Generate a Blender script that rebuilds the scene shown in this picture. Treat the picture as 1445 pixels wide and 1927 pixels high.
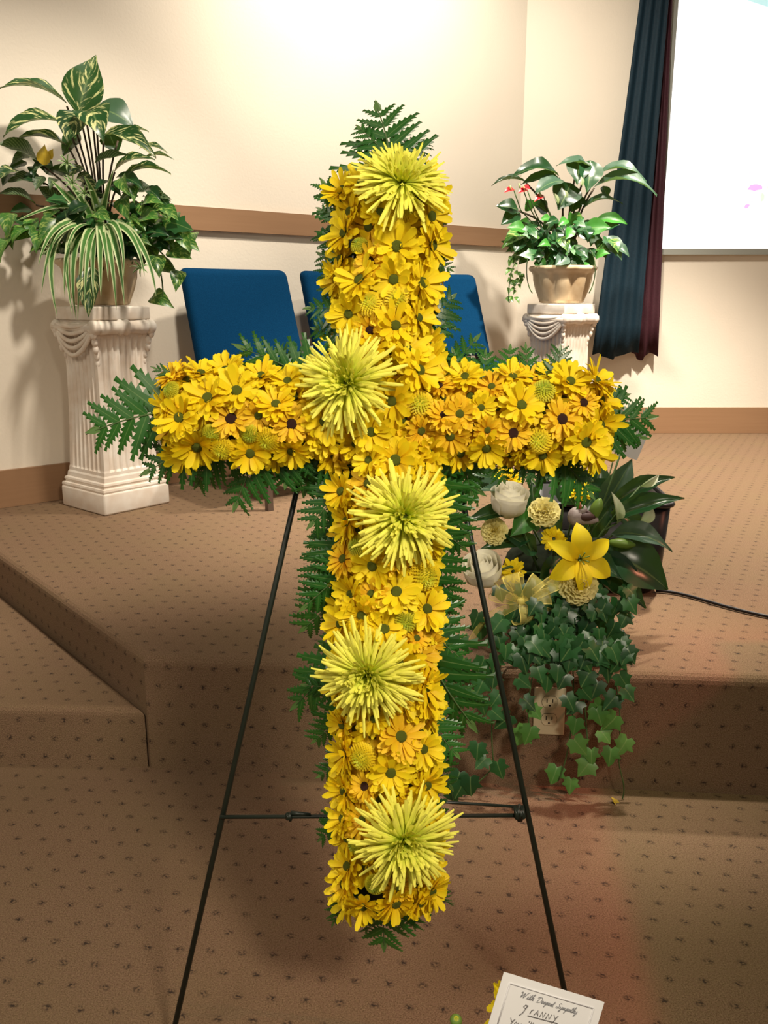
import bpy, bmesh, math, random
from mathutils import Vector, Matrix
random.seed(7)
for o in list(bpy.data.objects): bpy.data.objects.remove(o)
sc = bpy.context.scene
COL = sc.collection
V = Vector

# ------------------------------------------------------------------ camera
F, CX, CY = 1648.0, 722.5, 963.5
PITCH = math.radians(13.75)
CAM = V((0, 0, 1.08))
cam = bpy.data.cameras.new('camera'); cam.sensor_fit = 'VERTICAL'; cam.sensor_height = 36.0
cam.lens = 36.0 * F / 1927.0; cam.clip_start = 0.05
camo = bpy.data.objects.new('camera', cam); COL.objects.link(camo)
camo.location = CAM; camo.rotation_euler = (math.pi/2 - PITCH, 0, 0)
sc.camera = camo
FWD = V((0, math.cos(PITCH), -math.sin(PITCH))); UP = V((0, math.sin(PITCH), math.cos(PITCH))); RIGHT = V((1, 0, 0))

def ray(x, y): return RIGHT*((x-CX)/F) + FWD + UP*(-(y-CY)/F)
def at_depth(x, y, d): return CAM + ray(x, y)*d
def at_y(x, y, Y): r = ray(x, y); return CAM + r*(Y/r.y)
def at_z(x, y, z): r = ray(x, y); return CAM + r*((z-CAM.z)/r.z)

# ------------------------------------------------------------------ view, world, lights
sc.view_settings.view_transform = 'Standard'; sc.view_settings.look = 'None'
sc.view_settings.gamma = 1.0; sc.view_settings.use_curve_mapping = False
sc.view_settings.exposure = 0.0
w = bpy.data.worlds.new('room_ambient'); sc.world = w; w.use_nodes = True
w.node_tree.nodes['Background'].inputs[0].default_value = (1.0, 0.86, 0.70, 1)
w.node_tree.nodes['Background'].inputs[1].default_value = 0.17

def light(kind, name, loc, target, energy, color, **kw):
    l = bpy.data.lights.new(name, kind); l.energy = energy; l.color = color
    for k, v in kw.items(): setattr(l, k, v)
    o = bpy.data.objects.new(name, l); COL.objects.link(o); o.location = loc
    o.rotation_euler = (V(target)-V(loc)).to_track_quat('-Z', 'Y').to_euler()
    return o
WARM = (1.0, 0.90, 0.76)
light('SPOT', 'stage_wall_spot', (0.55, 3.35, 3.3), (0.15, 4.75, 1.3), 310, WARM, spot_size=math.radians(118), spot_blend=0.9, shadow_soft_size=0.07)
light('SPOT', 'stage_down_spot', (1.65, 3.55, 3.3), (1.35, 3.75, 0.28), 860, WARM, spot_size=math.radians(80), spot_blend=0.55, shadow_soft_size=0.07)
light('SPOT', 'stage_left_spot', (-0.15, 2.25, 3.3), (-1.3, 3.25, 0.5), 270, WARM, spot_size=math.radians(60), spot_blend=0.7, shadow_soft_size=0.09)
light('AREA', 'hall_ceiling_light', (-1.5, -0.5, 2.6), (-0.5, 1.1, .2), 34, (1.0, 0.88, 0.70), shape='RECTANGLE', size=1.2, size_y=0.8)

light('SPOT', 'cross_fill_spot', (1.0, -0.6, 2.3), (-0.12, 1.22, .72), 230, (1.0, 0.88, 0.70), spot_size=math.radians(46), spot_blend=1.0, shadow_soft_size=0.22)  # added fill lamp with no known fixture, brightens the front of the cross
light('SPOT', 'arrangement_fill_spot', (0.62, 2.1, 3.3), (0.45, 1.97, .5), 330, WARM, spot_size=math.radians(24), spot_blend=0.9, shadow_soft_size=0.06)  # extra fill lamp put in above the arrangement to brighten roses and lily
# coloured light through a stained glass pane high on the right side of the hall
SG = V((2.8, 1.2, 2.4))
sg = light('SPOT', 'stained_glass_light', SG, (0.72, 1.55, 0.05), 260, (1, 1, 1), spot_size=math.radians(44), spot_blend=0.5, shadow_soft_size=0.015)
def stained(l):
    l.use_nodes = True; nt = l.node_tree; N = nt.nodes; L = nt.links
    em = N['Emission']
    geo = N.new('ShaderNodeNewGeometry')
    A, B = at_z(1150, 1600, 0)-SG, at_z(1230, 1927, 0)-SG
    C, D = at_z(1180, 1205, .284)-SG, at_z(1445, 1207, .284)-SG
    n1 = A.cross(B).normalized(); n2 = C.cross(D).normalized()
    inside = at_z(1400, 1700, 0)-SG
    if n1.dot(inside) < 0: n1 = -n1
    if n2.dot(inside) < 0: n2 = -n2
    def dot(n):
        d = N.new('ShaderNodeVectorMath'); d.operation = 'DOT_PRODUCT'; L.new(geo.outputs['Incoming'], d.inputs[0]); d.inputs[1].default_value = SGN*n; return d.outputs['Value']
    mn = N.new('ShaderNodeMath'); mn.operation = 'MINIMUM'; L.new(dot(n1), mn.inputs[0]); L.new(dot(n2), mn.inputs[1])
    mr = N.new('ShaderNodeMapRange'); mr.inputs[1].default_value = -0.2; mr.inputs[2].default_value = 0.2; L.new(mn.outputs[0], mr.inputs[0])
    cr = N.new('ShaderNodeValToRGB'); L.new(mr.outputs[0], cr.inputs[0])
    e = cr.color_ramp.elements; e[0].position = 0.10; e[0].color = (0, 0, 0, 1); e[1].position = 0.49; e[1].color = (0.95, 0.24, 0.17, 1)
    q = cr.color_ramp.elements.new(0.36); q.color = (0.46, 0.15, 0.085, 1)
    q = cr.color_ramp.elements.new(0.515); q.color = (0.15, 0.17, 0.03, 1)
    q = cr.color_ramp.elements.new(0.8); q.color = (0.05, 0.06, 0.012, 1)
    L.new(cr.outputs[0], em.inputs[0])
SGN = 1.0
stained(sg.data)

# ------------------------------------------------------------------ helpers
WM = {}
def setp(o, label=None, cat=None, group=None, kind=None):
    if label: o['label'] = label
    if cat: o['category'] = cat
    if group: o['group'] = group
    if kind: o['kind'] = kind
    return o
def thing(name, loc, label, cat, rot=(0, 0, 0), group=None):
    o = bpy.data.objects.new(name, None); COL.objects.link(o); o.empty_display_size = .05
    o.location = loc; o.rotation_euler = rot
    from mathutils import Euler
    WM[o] = Matrix.Translation(V(loc)) @ Euler(rot).to_matrix().to_4x4()
    return setp(o, label, cat, group)
def mesh(name, vs, fs, mat, uvs=None, smooth=True):
    me = bpy.data.meshes.new(name); me.from_pydata([tuple(v) for v in vs], [], fs)
    if uvs is not None:
        ul = me.uv_layers.new(name='UVMap')
        for lp in me.loops: ul.data[lp.index].uv = uvs[lp.vertex_index]
    if smooth: me.polygons.foreach_set('use_smooth', [True]*len(me.polygons))
    if mat: me.materials.append(mat)
    me.update(); return me
def bm_mesh(name, bm, mat, smooth=False):
    me = bpy.data.meshes.new(name); bm.normal_update(); bm.to_mesh(me); bm.free()
    if smooth: me.polygons.foreach_set('use_smooth', [True]*len(me.polygons))
    if mat: me.materials.append(mat)
    return me
def obj(name, me, parent=None, W=None):
    """link me; W is the world matrix wanted (default: the parent's own frame)"""
    o = bpy.data.objects.new(name, me); COL.objects.link(o)
    if parent is not None:
        o.parent = parent
        if W is None: W = WM[parent]
        o.matrix_basis = WM[parent].inverted() @ W
    elif W is not None: o.matrix_basis = W
    WM[o] = W if W is not None else Matrix.Identity(4)
    return o
def flat_copy(me, mat):
    m = me.copy(); m.materials.clear(); m.materials.append(mat); return m
class MB:
    def __init__(s): s.v = []; s.f = []; s.u = []
    def add(s, vs, fs, us=None):
        n = len(s.v); s.v += [V(v) for v in vs]; s.f += [tuple(i+n for i in f) for f in fs]
        s.u += us if us else [(0, 0)]*len(vs); return s
    def grid(s, rows, us=None, close=False):
        m = len(rows[0]); vs = [p for r in rows for p in r]; fs = []
        for i in range(len(rows)-1):
            for j in range(m if close else m-1):
                k = (j+1) % m
                fs.append((i*m+j, i*m+k, (i+1)*m+k, (i+1)*m+j))
        return s.add(vs, fs, us)
    def box(s, lo, hi):
        x0, y0, z0 = lo; x1, y1, z1 = hi
        return s.add([(x0,y0,z0),(x1,y0,z0),(x1,y1,z0),(x0,y1,z0),(x0,y0,z1),(x1,y0,z1),(x1,y1,z1),(x0,y1,z1)],
                     [(0,3,2,1),(4,5,6,7),(0,1,5,4),(1,2,6,5),(2,3,7,6),(3,0,4,7)])
    def tube(s, pts, r, n=6, cap=True):
        pts = [V(p) for p in pts]; rr = r if isinstance(r, (list, tuple)) else [r]*len(pts)
        t0 = (pts[1]-pts[0]).normalized(); a = t0.orthogonal().normalized(); rows = []
        for i, p in enumerate(pts):
            t = (pts[min(i+1, len(pts)-1)]-pts[max(i-1, 0)]).normalized()
            a = (a - t*a.dot(t)).normalized(); b = t.cross(a)
            rows.append([p+(a*math.cos(q)+b*math.sin(q))*rr[i] for q in [2*math.pi*k/n for k in range(n)]])
        base = len(s.v); s.grid(rows, close=True)
        if cap:
            s.f.append(tuple(base+k for k in reversed(range(n)))); e = base+(len(pts)-1)*n; s.f.append(tuple(e+k for k in range(n)))
        return s
    def lathe(s, prof, n=24, fn=None, c=(0, 0, 0)):
        rows = []
        for r, z in prof:
            rows.append([V((c[0]+(r if not fn else r*fn(2*math.pi*k/n, z))*math.cos(2*math.pi*k/n), c[1]+(r if not fn else r*fn(2*math.pi*k/n, z))*math.sin(2*math.pi*k/n), c[2]+z)) for k in range(n)])
        return s.grid(rows, close=True)
    def ball(s, c, r, n=8, m=5):
        r = V(r) if isinstance(r, (tuple, list, Vector)) else V((r, r, r)); c = V(c)
        rows = [[c+V((r.x*math.sin(t)*math.cos(2*math.pi*k/n), r.y*math.sin(t)*math.sin(2*math.pi*k/n), r.z*math.cos(t))) for k in range(n)] for t in [math.pi*(.02+.96*i/m) for i in range(m+1)]]
        rows = [list(reversed(q)) for q in rows]
        return s.grid(rows, close=True)
    def mesh(s, name, mat, smooth=True, uv=False): return mesh(name, s.v, s.f, mat, s.u if uv else None, smooth)
def rounded_box(name, lo, hi, r, mat, seg=3, fn=None, sub=0):
    bm = bmesh.new(); bmesh.ops.create_cube(bm, size=1)
    for v in bm.verts:
        for k in range(3): v.co[k] = lo[k] + (v.co[k]+.5)*(hi[k]-lo[k])
    bmesh.ops.bevel(bm, geom=list(bm.edges), offset=r, segments=seg, affect='EDGES', profile=.5)
    if sub:
        bmesh.ops.subdivide_edges(bm, edges=[e for e in bm.edges if e.calc_length() > (r*2.5)], cuts=sub, use_grid_fill=True)
    if fn:
        for v in bm.verts: v.co = fn(v.co)
    me = bm_mesh(name, bm, mat, True); return me

# ------------------------------------------------------------------ materials
def new_mat(name, color=(.5,.5,.5), rough=.6, spec=.5, metal=0):
    m = bpy.data.materials.new(name); m.use_nodes = True; b = m.node_tree.nodes['Principled BSDF']
    b.inputs['Base Color'].default_value = (*color, 1); b.inputs['Roughness'].default_value = rough
    b.inputs['Specular IOR Level'].default_value = spec; b.inputs['Metallic'].default_value = metal
    return m
class NT:
    def __init__(s, m): s.m = m; s.nt = m.node_tree; s.N = s.nt.nodes; s.L = s.nt.links; s.b = s.N['Principled BSDF']
    def put(s, sock, v):
        if isinstance(v, (int, float)): sock.default_value = v
        elif isinstance(v, (tuple, list)): sock.default_value = (*v, 1) if len(v) == 3 and sock.type == 'RGBA' else v
        else: s.L.new(v, sock)
    def math(s, op, a, b=0.0, c=None, clamp=False):
        n = s.N.new('ShaderNodeMath'); n.operation = op; n.use_clamp = clamp; s.put(n.inputs[0], a); s.put(n.inputs[1], b)
        if c is not None: s.put(n.inputs[2], c)
        return n.outputs[0]
    def mix(s, f, a, b, blend='MIX'):
        n = s.N.new('ShaderNodeMix'); n.data_type = 'RGBA'; n.blend_type = blend
        s.put(n.inputs[0], f); s.put(n.inputs[6], a); s.put(n.inputs[7], b); return n.outputs[2]
    def coord(s, k): return s.N.new('ShaderNodeTexCoord').outputs[k]
    def noise(s, vec, scale, detail=2, rough=.5, dist=0):
        n = s.N.new('ShaderNodeTexNoise'); s.L.new(vec, n.inputs['Vector']); n.inputs['Scale'].default_value = scale
        n.inputs['Detail'].default_value = detail; n.inputs['Roughness'].default_value = rough; n.inputs['Distortion'].default_value = dist; return n.outputs[0]
    def ramp(s, v, lo, hi):
        n = s.N.new('ShaderNodeMapRange'); s.L.new(v, n.inputs[0]); n.inputs[1].default_value = lo; n.inputs[2].default_value = hi; return n.outputs[0]
    def uv(s):
        x = s.N.new('ShaderNodeSeparateXYZ'); s.L.new(s.coord('UV'), x.inputs[0]); return x.outputs[0], x.outputs[1]
    def mapping(s, vec, scale=(1,1,1), rot=(0,0,0)):
        n = s.N.new('ShaderNodeMapping'); s.L.new(vec, n.inputs[0]); n.inputs['Scale'].default_value = scale; n.inputs['Rotation'].default_value = rot; return n.outputs[0]
    def rand(s): return s.N.new('ShaderNodeObjectInfo').outputs['Random']
    def color(s, c): s.put(s.b.inputs['Base Color'], c)
    def bump(s, h, strength=.3, dist=.002):
        n = s.N.new('ShaderNodeBump'); n.inputs['Strength'].default_value = strength; n.inputs['Distance'].default_value = dist
        s.L.new(h, n.inputs['Height']); s.L.new(n.outputs[0], s.b.inputs['Normal'])
    def translucent(s, fac, c):
        t = s.N.new('ShaderNodeBsdfTranslucent'); s.put(t.inputs[0], c); mx = s.N.new('ShaderNodeMixShader'); mx.inputs[0].default_value = fac
        s.L.new(s.b.outputs[0], mx.inputs[1]); s.L.new(t.outputs[0], mx.inputs[2]); s.L.new(mx.outputs[0], s.N['Material Output'].inputs[0])

def m_wall():
    m = new_mat('cream_wall_paint', (.80,.72,.60), .75, .25); n = NT(m); c = n.coord('Object')
    k = n.noise(c, 90, 3); n.color(n.mix(n.ramp(n.noise(c, 2, 2), .35, .65), (.80,.725,.61), (.775,.695,.58))); n.bump(k, .25, .003); return m
def m_wood():
    m = new_mat('stained_wood', (.5,.28,.14), .45, .4); n = NT(m); c = n.mapping(n.coord('Object'), (2,2,60))
    n.color(n.mix(n.noise(c, 1.5, 4), (.27,.150,.078), (.33,.190,.102))); return m
def m_carpet():
    m = new_mat('patterned_carpet', (.3,.2,.12), .95, .1); n = NT(m); u, v = n.uv(); uvc = n.coord('UV')
    P, Q = .054, .047
    row = n.math('FLOOR', n.math('DIVIDE', v, Q)); odd = n.math('MODULO', n.math('ABSOLUTE', row), 2.0)
    fu = n.math('SUBTRACT', n.math('FRACT', n.math('ADD', n.math('DIVIDE', u, P), n.math('MULTIPLY', odd, .5))), .5)
    fv = n.math('SUBTRACT', n.math('FRACT', n.math('DIVIDE', v, Q)), .5)
    d = n.math('SQRT', n.math('ADD', n.math('POWER', n.math('MULTIPLY', fu, 1.0), 2.0), n.math('POWER', fv, 2.0)))
    mask = n.ramp(d, .20, .06)
    dots = n.ramp(n.noise(uvc, 210, 1), .44, .56)
    spot = n.math('MULTIPLY', mask, dots, clamp=True)
    g1 = n.noise(uvc, 420, 2, .7); g2 = n.noise(uvc, 150, 2); g3 = n.noise(uvc, 3.5, 2)
    base = n.mix(n.ramp(g1, .36, .64), (.125,.076,.042), (.30,.198,.122))
    base = n.mix(n.math('MULTIPLY', n.ramp(g2, .4, .7), .5), base, (.225,.132,.09))
    base = n.mix(n.math('MULTIPLY', n.ramp(g3, .4, .65), .25), base, (.205,.152,.075))
    n.color(n.mix(n.math('MULTIPLY', spot, .88), base, (.03,.022,.02)))
    n.bump(g1, .6, .004); return m
def m_leaf(name, c1, c2, rough=.38, kind='plain', cream=(.62,.62,.28), spec=.5):
    m = new_mat(name, c1, rough, spec); n = NT(m); u, v = n.uv(); oc = n.coord('UV'); r = n.rand()
    col = n.mix(r, c1, c2)
    q = n.math('ABSOLUTE', n.math('SUBTRACT', u, .5))
    if kind == 'varieg':
        sh = n.N.new('ShaderNodeCombineXYZ'); n.put(sh.inputs[0], n.math('MULTIPLY', q, 3.0)); n.put(sh.inputs[1], n.math('ADD', n.math('MULTIPLY', n.math('SUBTRACT', v, n.math('MULTIPLY', q, .8)), 11.0), n.math('MULTIPLY', r, 37.0))); n.put(sh.inputs[2], n.math('MULTIPLY', u, 2.0))
        k = n.noise(sh.outputs[0], 1.0, 3, .6)
        col = n.mix(n.ramp(k, .52, .60), col, cream)
    if kind == 'striped':
        s_ = n.math('SINE', n.math('MULTIPLY', n.math('SUBTRACT', v, n.math('MULTIPLY', q, .5)), 70.0))
        col = n.mix(n.math('MULTIPLY', n.ramp(s_, .1, .9), .55), col, cream)
    if kind == 'edge':
        col = n.mix(n.ramp(q, .24, .32), col, cream)
    else:
        col = n.mix(n.math('MULTIPLY', n.ramp(q, .035, .012), .35), col, (.25,.36,.12))
    n.color(col)
    t = n.mix(.5, col, (.25,.45,.05)); n.translucent(.18, t); return m
def m_petal(name, base, tip, rough=.55, tr=.16, var=None):
    m = new_mat(name, tip, rough, .25); n = NT(m); u, v = n.uv()
    c = n.mix(n.ramp(v, .0, .75), base, tip)
    st = n.math('MULTIPLY', n.ramp(n.math('SINE', n.math('MULTIPLY', u, 26.0)), -.2, 1.0), .12)
    c = n.mix(st, c, base)
    if var: c = n.mix(n.math('MULTIPLY', n.rand(), .7), c, var)
    n.color(c); n.translucent(tr, c); return m
def m_noise(name, c1, c2, scale, rough=.6, bump=.3, spec=.4, dist=.003, detail=3, lo=.35, hi=.65):
    m = new_mat(name, c1, rough, spec); n = NT(m); c = n.coord('Object'); k = n.noise(c, scale, detail)
    n.color(n.mix(n.ramp(k, lo, hi), c1, c2))
    if bump: n.bump(k, bump, dist)
    return m
M = {}
M['wall'] = m_wall(); M['wood'] = m_wood(); M['carpet'] = m_carpet()
M['plaster'] = m_noise('aged_white_plaster', (.80,.74,.66), (.70,.60,.50), 14, .7, .15)
M['pot'] = m_noise('antiqued_cream_pot', (.64,.51,.33), (.40,.27,.145), 9, .5, .2, lo=.42, hi=.75)
M['soil'] = m_noise('dark_soil', (.02,.013,.008), (.05,.03,.02), 60, .95, .8)
M['blue'] = m_noise('blue_upholstery', (.0012,.028,.078), (.002,.037,.098), 260, .95, .5, .06, .002)
M['bronze'] = new_mat('bronze_brown_metal', (.11,.075,.055), .4, .5, .3)
M['teal'] = m_noise('teal_curtain_fabric', (.003,.017,.030), (.005,.024,.040), 120, .7, .2, .3)
M['maroon'] = m_noise('maroon_curtain_fabric', (.038,.009,.014), (.052,.012,.020), 120, .7, .2, .3)
M['wire'] = new_mat('dark_green_wire', (.012,.018,.012), .4, .5)
M['foam'] = m_noise('dark_green_foam', (.008,.014,.006), (.02,.03,.012), 40, .95, .5)
M['black'] = new_mat('black_plastic', (.010,.008,.008), .35, .5)
M['navy'] = new_mat('navy_glazed_pot', (.006,.010,.035), .3, .5)
M['rubber'] = new_mat('black_cable', (.015,.012,.012), .5, .4)
M['ivory'] = new_mat('ivory_plastic', (.62,.52,.34), .45, .4)
M['slot'] = new_mat('dark_slot', (.01,.008,.006), .8, .1)
M['stem'] = m_noise('green_stem', (.05,.10,.025), (.08,.14,.04), 30, .6, 0)
M['brownstem'] = m_noise('brown_stem', (.05,.035,.025), (.09,.06,.03), 30, .7, 0)
M['leaf_var'] = m_leaf('variegated_leaf', (.008,.045,.012), (.014,.07,.018), .32, 'varieg')
M['leaf_stripe'] = m_leaf('striped_leaf', (.014,.045,.014), (.02,.06,.02), .45, 'striped', (.28,.34,.16))
M['leaf_spider'] = m_leaf('spider_plant_blade', (.05,.16,.03), (.08,.22,.045), .45, 'edge', (.55,.62,.33))
M['leaf_pothos'] = m_leaf('pothos_leaf', (.02,.10,.015), (.06,.20,.03), .33, 'varieg', (.30,.42,.10))
M['leaf_dark'] = m_leaf('dark_glossy_leaf', (.006,.035,.010), (.012,.06,.018), .26, spec=.6)
M['leaf_grey'] = m_leaf('grey_green_leaf', (.035,.085,.05), (.05,.11,.065), .35, spec=.6)
M['leaf_bright'] = m_leaf('bright_green_leaf', (.03,.16,.015), (.05,.24,.03), .4)
M['leaf_ivy'] = m_leaf('ivy_leaf', (.008,.055,.014), (.028,.125,.030), .32)
M['leaf_ivy_y'] = m_leaf('young_ivy_leaf', (.06,.19,.03), (.10,.26,.05), .36)
M['fern'] = m_leaf('leatherleaf_fern', (.012,.075,.010), (.026,.145,.018), .33)
M['leaf_yellow'] = m_leaf('yellow_leaf', (.65,.40,.03), (.7,.48,.04), .5)
M['red'] = new_mat('red_spathe', (.55,.012,.02), .25, .6)
M['petal'] = m_petal('yellow_daisy_petal', (.88,.54,.006), (.93,.72,.012), var=(.94,.76,.016))
M['petal_g'] = m_petal('golden_daisy_petal', (.80,.38,.008), (.91,.62,.020), var=(.90,.58,.018))
M['pom'] = m_petal('button_mum_petal', (.50,.56,.03), (.90,.68,.02), tr=.1)
M['pom_g'] = m_petal('green_button_mum_petal', (.30,.42,.03), (.66,.60,.03), tr=.15)
M['spider'] = m_petal('spider_mum_petal', (.55,.74,.022), (.93,.88,.13), tr=.12)
M['disc_g'] = m_noise('green_flower_disc', (.09,.13,.008), (.16,.19,.012), 900, .8, .8, dist=.002)
M['disc_b'] = m_noise('brown_flower_disc', (.030,.008,.006), (.06,.018,.010), 900, .85, .8, dist=.002)
M['rose'] = m_petal('cream_rose_petal', (.84,.78,.52), (.90,.87,.74), tr=.2)
M['carn'] = m_petal('pale_yellow_carnation_petal', (.84,.70,.16), (.90,.82,.36), tr=.25)
M['lily'] = m_petal('yellow_lily_petal', (.82,.58,.01), (.90,.72,.015), tr=.3)
M['bud'] = m_leaf('green_lily_bud', (.14,.24,.03), (.18,.30,.05), .4)
M['spathe'] = m_petal('white_spathe', (.45,.60,.25), (.75,.78,.60), tr=.3)
def m_ribbon():
    m = new_mat('sheer_yellow_ribbon', (.90,.76,.20), .4, .3); n = NT(m)
    u, v = n.uv(); e = n.ramp(n.math('ABSOLUTE', n.math('SUBTRACT', u, .5)), .42, .46)
    t = n.N.new('ShaderNodeBsdfTransparent'); mx = n.N.new('ShaderNodeMixShader')
    n.put(mx.inputs[0], n.math('ADD', .30, n.math('MULTIPLY', e, .4)))
    n.L.new(t.outputs[0], mx.inputs[1]); n.L.new(n.b.outputs[0], mx.inputs[2]); n.L.new(mx.outputs[0], n.N['Material Output'].inputs[0]); return m
M['ribbon'] = m_ribbon()
M['card'] = new_mat('white_card', (.88,.87,.86), .6, .3)
M['card_edge'] = new_mat('grey_card_border', (.72,.71,.72), .6, .3)
M['ink'] = new_mat('grey_print', (.28,.28,.29), .7, .2)
M['pen'] = new_mat('pencil_grey', (.20,.19,.19), .7, .2)
M['bird'] = m_noise('grey_white_bird', (.42,.36,.34), (.30,.24,.23), 60, .6, .2)
M['birdwing'] = new_mat('dark_brown_wing', (.06,.025,.022), .6)
M['beak'] = new_mat('orange_beak', (.45,.15,.05), .5)
M['frame'] = new_mat('grey_window_frame', (.34,.35,.31), .5)
def emit(name, c, s):
    m = new_mat(name, c); b = m.node_tree.nodes['Principled BSDF']; b.inputs['Emission Color'].default_value = (*c, 1); b.inputs['Emission Strength'].default_value = s; b.inputs['Roughness'].default_value = .3; return m
M['glass'] = emit('backlit_white_glass', (1.0,.99,.97), 1.5)
M['g_pink'] = emit('backlit_pink_glass', (.95,.42,.78), .95)
M['g_pale'] = emit('backlit_pale_pink_glass', (.84,.70,.80), .95)
M['g_green'] = emit('backlit_pale_green_glass', (.84,1.0,.86), 1.0)
M['g_leaf'] = emit('backlit_grey_green_glass', (.60,.74,.60), 1.0)
M['g_teal'] = emit('backlit_teal_glass', (.50,.76,.76), 1.0)

# ------------------------------------------------------------------ setting
S, STEP = .284, .150
WA = V((-1.5, 3.327, 0)); WD = V((.761, .649, 0)).normalized(); WN = V((WD.y, -WD.x, 0))   # angled wall: point, direction, normal into the room
YB = 5.27                                                                           # rear wall
def wall_pt(t, n=0, z=0): return WA + WD*t + WN*n + V((0, 0, z))
TC = (YB-WA.y)/WD.y                                                                 # where the two walls meet
def box_uv(me):
    ul = me.uv_layers.new(name='UVMap')
    for p in me.polygons:
        nn = p.normal
        for li in p.loop_indices:
            c = me.vertices[me.loops[li].vertex_index].co
            if abs(nn.z) > .6: uvv = (c.x+.0837*c.y, c.y+.0837*c.x)
            else:
                t = V((-nn.y, nn.x, 0)).normalized(); uvv = (c.dot(t), c.z)
            ul.data[li].uv = uvv
def prism(name, poly, z0, z1, mat, bev=0, kind='structure', uv=True):
    bm = bmesh.new(); a = [bm.verts.new((x, y, z0)) for x, y in poly]; b = [bm.verts.new((x, y, z1)) for x, y in poly]
    n = len(poly); bm.faces.new(b); bm.faces.new(list(reversed(a)))
    for i in range(n): bm.faces.new((a[i], a[(i+1) % n], b[(i+1) % n], b[i]))
    bm.normal_update()
    if bev:
        es = [e for e in bm.edges if all(v.co.z > z1-1e-6 for v in e.verts)]
        bmesh.ops.bevel(bm, geom=es, offset=bev, segments=4, affect='EDGES', profile=.5)
    me = bm_mesh(name, bm, mat)
    if uv: box_uv(me)
    o = obj(name, me); o['kind'] = kind; return o
prism('floor', [(-4, -1.5), (4, -1.5), (4, 6), (-4, 6)], -.05, 0, M['carpet'])
def line_y(x): return 1.866 - .0837*(x+.55)
wl = wall_pt(-1.6)
prism('stage_platform', [(-.55, line_y(-.55)), (3.2, line_y(3.2)), (3.2, YB), (wall_pt(TC).x, YB), (-1.655, 3.195)], 0, S, M['carpet'], .022)
prism('stage_step', [(-.558, line_y(-.55)+.003), (-1.66, 3.19), (wl.x, wl.y), (wl.x, 1.97)], 0, STEP, M['carpet'], .018)
def wall_slab(name, p0, p1, z0, z1, th, nrm, mat, off=0):
    p0 = V(p0)+nrm*off; p1 = V(p1)+nrm*off; q0 = p0-nrm*th; q1 = p1-nrm*th
    m = MB(); m.add([(*p0.xy, z0), (*p1.xy, z0), (*q1.xy, z0), (*q0.xy, z0), (*p0.xy, z1), (*p1.xy, z1), (*q1.xy, z1), (*q0.xy, z1)],
        [(0,3,2,1),(4,5,6,7),(0,1,5,4),(1,2,6,5),(2,3,7,6),(3,0,4,7)])
    o = obj(name, m.mesh(name, mat, False)); o['kind'] = 'structure'; return o
wall_slab('wall_left', wall_pt(-1.6), wall_pt(TC), 0, 3.4, .1, WN, M['wall'])
BN = V((0, -1, 0))
wall_slab('wall_back', (wall_pt(TC).x, YB, 0), (3.2, YB, 0), 0, 3.4, .1, BN, M['wall'])
wall_slab('baseboard_left', wall_pt(-1.6), wall_pt(TC-.015), S, .43, .018, WN, M['wood'], .018)
wall_slab('baseboard_back', (wall_pt(TC).x+.02, YB, 0), (3.2, YB, 0), S, .44, .018, BN, M['wood'], .018)
wall_slab('trim_1', wall_pt(-1.6), wall_pt(TC-.02), 1.36, 1.455, .022, WN, M['wood'], .022)

# lit picture window on the rear wall
wx0, wx1, wz0, wz1 = 1.576, 2.95, 1.332, 3.1
win = obj('window_1', MB().box((wx0+.012, YB-.022, wz0+.02), (wx1-.012, YB-.004, wz1-.02)).mesh('window_pane', M['glass'], False)); win['kind'] = 'structure'
for nm, lo, hi in [('window_frame', (wx0-.01, YB-.035, wz0-.012), (wx1+.01, YB, wz0+.02)), ('window_frame', (wx0-.01, YB-.035, wz1-.02), (wx1+.01, YB, wz1+.012)),
                   ('window_frame', (wx0-.008, YB-.03, wz0), (wx0+.012, YB, wz1)), ('window_frame', (wx1-.012, YB-.03, wz0), (wx1+.01, YB, wz1))]:
    obj(nm, MB().box(lo, hi).mesh(nm, M['frame'], False), win)
def glass_piece(name, pts, mat, y=YB-.0225, th=.004):
    P = [at_y(a, b, y) for a, b in pts]; n = len(P); vs = P+[p+V((0, -th, 0)) for p in P]
    fs = [tuple(range(n)), tuple(range(2*n-1, n-1, -1))]+[(i, (i+1) % n, n+(i+1) % n, n+i) for i in range(n)]
    obj(name, mesh(name, vs, fs, mat, smooth=False), win)
def blob(cx, cy, rx, ry, rot=0, n=11, jit=.22, seed=0):
    r = random.Random(seed); c, s_ = math.cos(rot), math.sin(rot); out = []
    for k in range(n):
        a = 2*math.pi*k/n; q = 1+r.uniform(-jit, jit); x, y = rx*q*math.cos(a), ry*q*math.sin(a); out.append((cx+x*c-y*s_, cy+x*s_+y*c))
    return out
for (cx, cy, rx, ry, rt, mt) in [(1420, 353, 13, 7.5, -.1, 'g_pink'), (1396, 338, 5, 8, -.3, 'g_pale'), (1412, 326, 5, 3, 0, 'g_pale'), (1405, 388, 6, 4, -.6, 'g_pink'), (1413, 380, 3, 4, .5, 'g_pale'),
        (1434, 372, 4, 9, .2, 'g_leaf'), (1440, 330, 5, 8, -.4, 'g_green'), (1441, 405, 5, 7, .2, 'g_green'), (1433, 388, 6, 6, 0, 'g_green'), (1446, 352, 3, 5, 0, 'g_leaf'), (1462, 345, 12, 8, .3, 'g_pink'), (1470, 385, 9, 12, .4, 'g_leaf'), (1458, 318, 7, 5, .3, 'g_pale')]:
    glass_piece('glass_petal' if 'p' in mt[2] else 'glass_leaf', blob(cx, cy, rx, ry, rt, seed=int(cx*7+cy)), M[mt])
arc = [(1392+ (k/10)*75, -6+26*(k/10)**.8) for k in range(11)]
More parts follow.
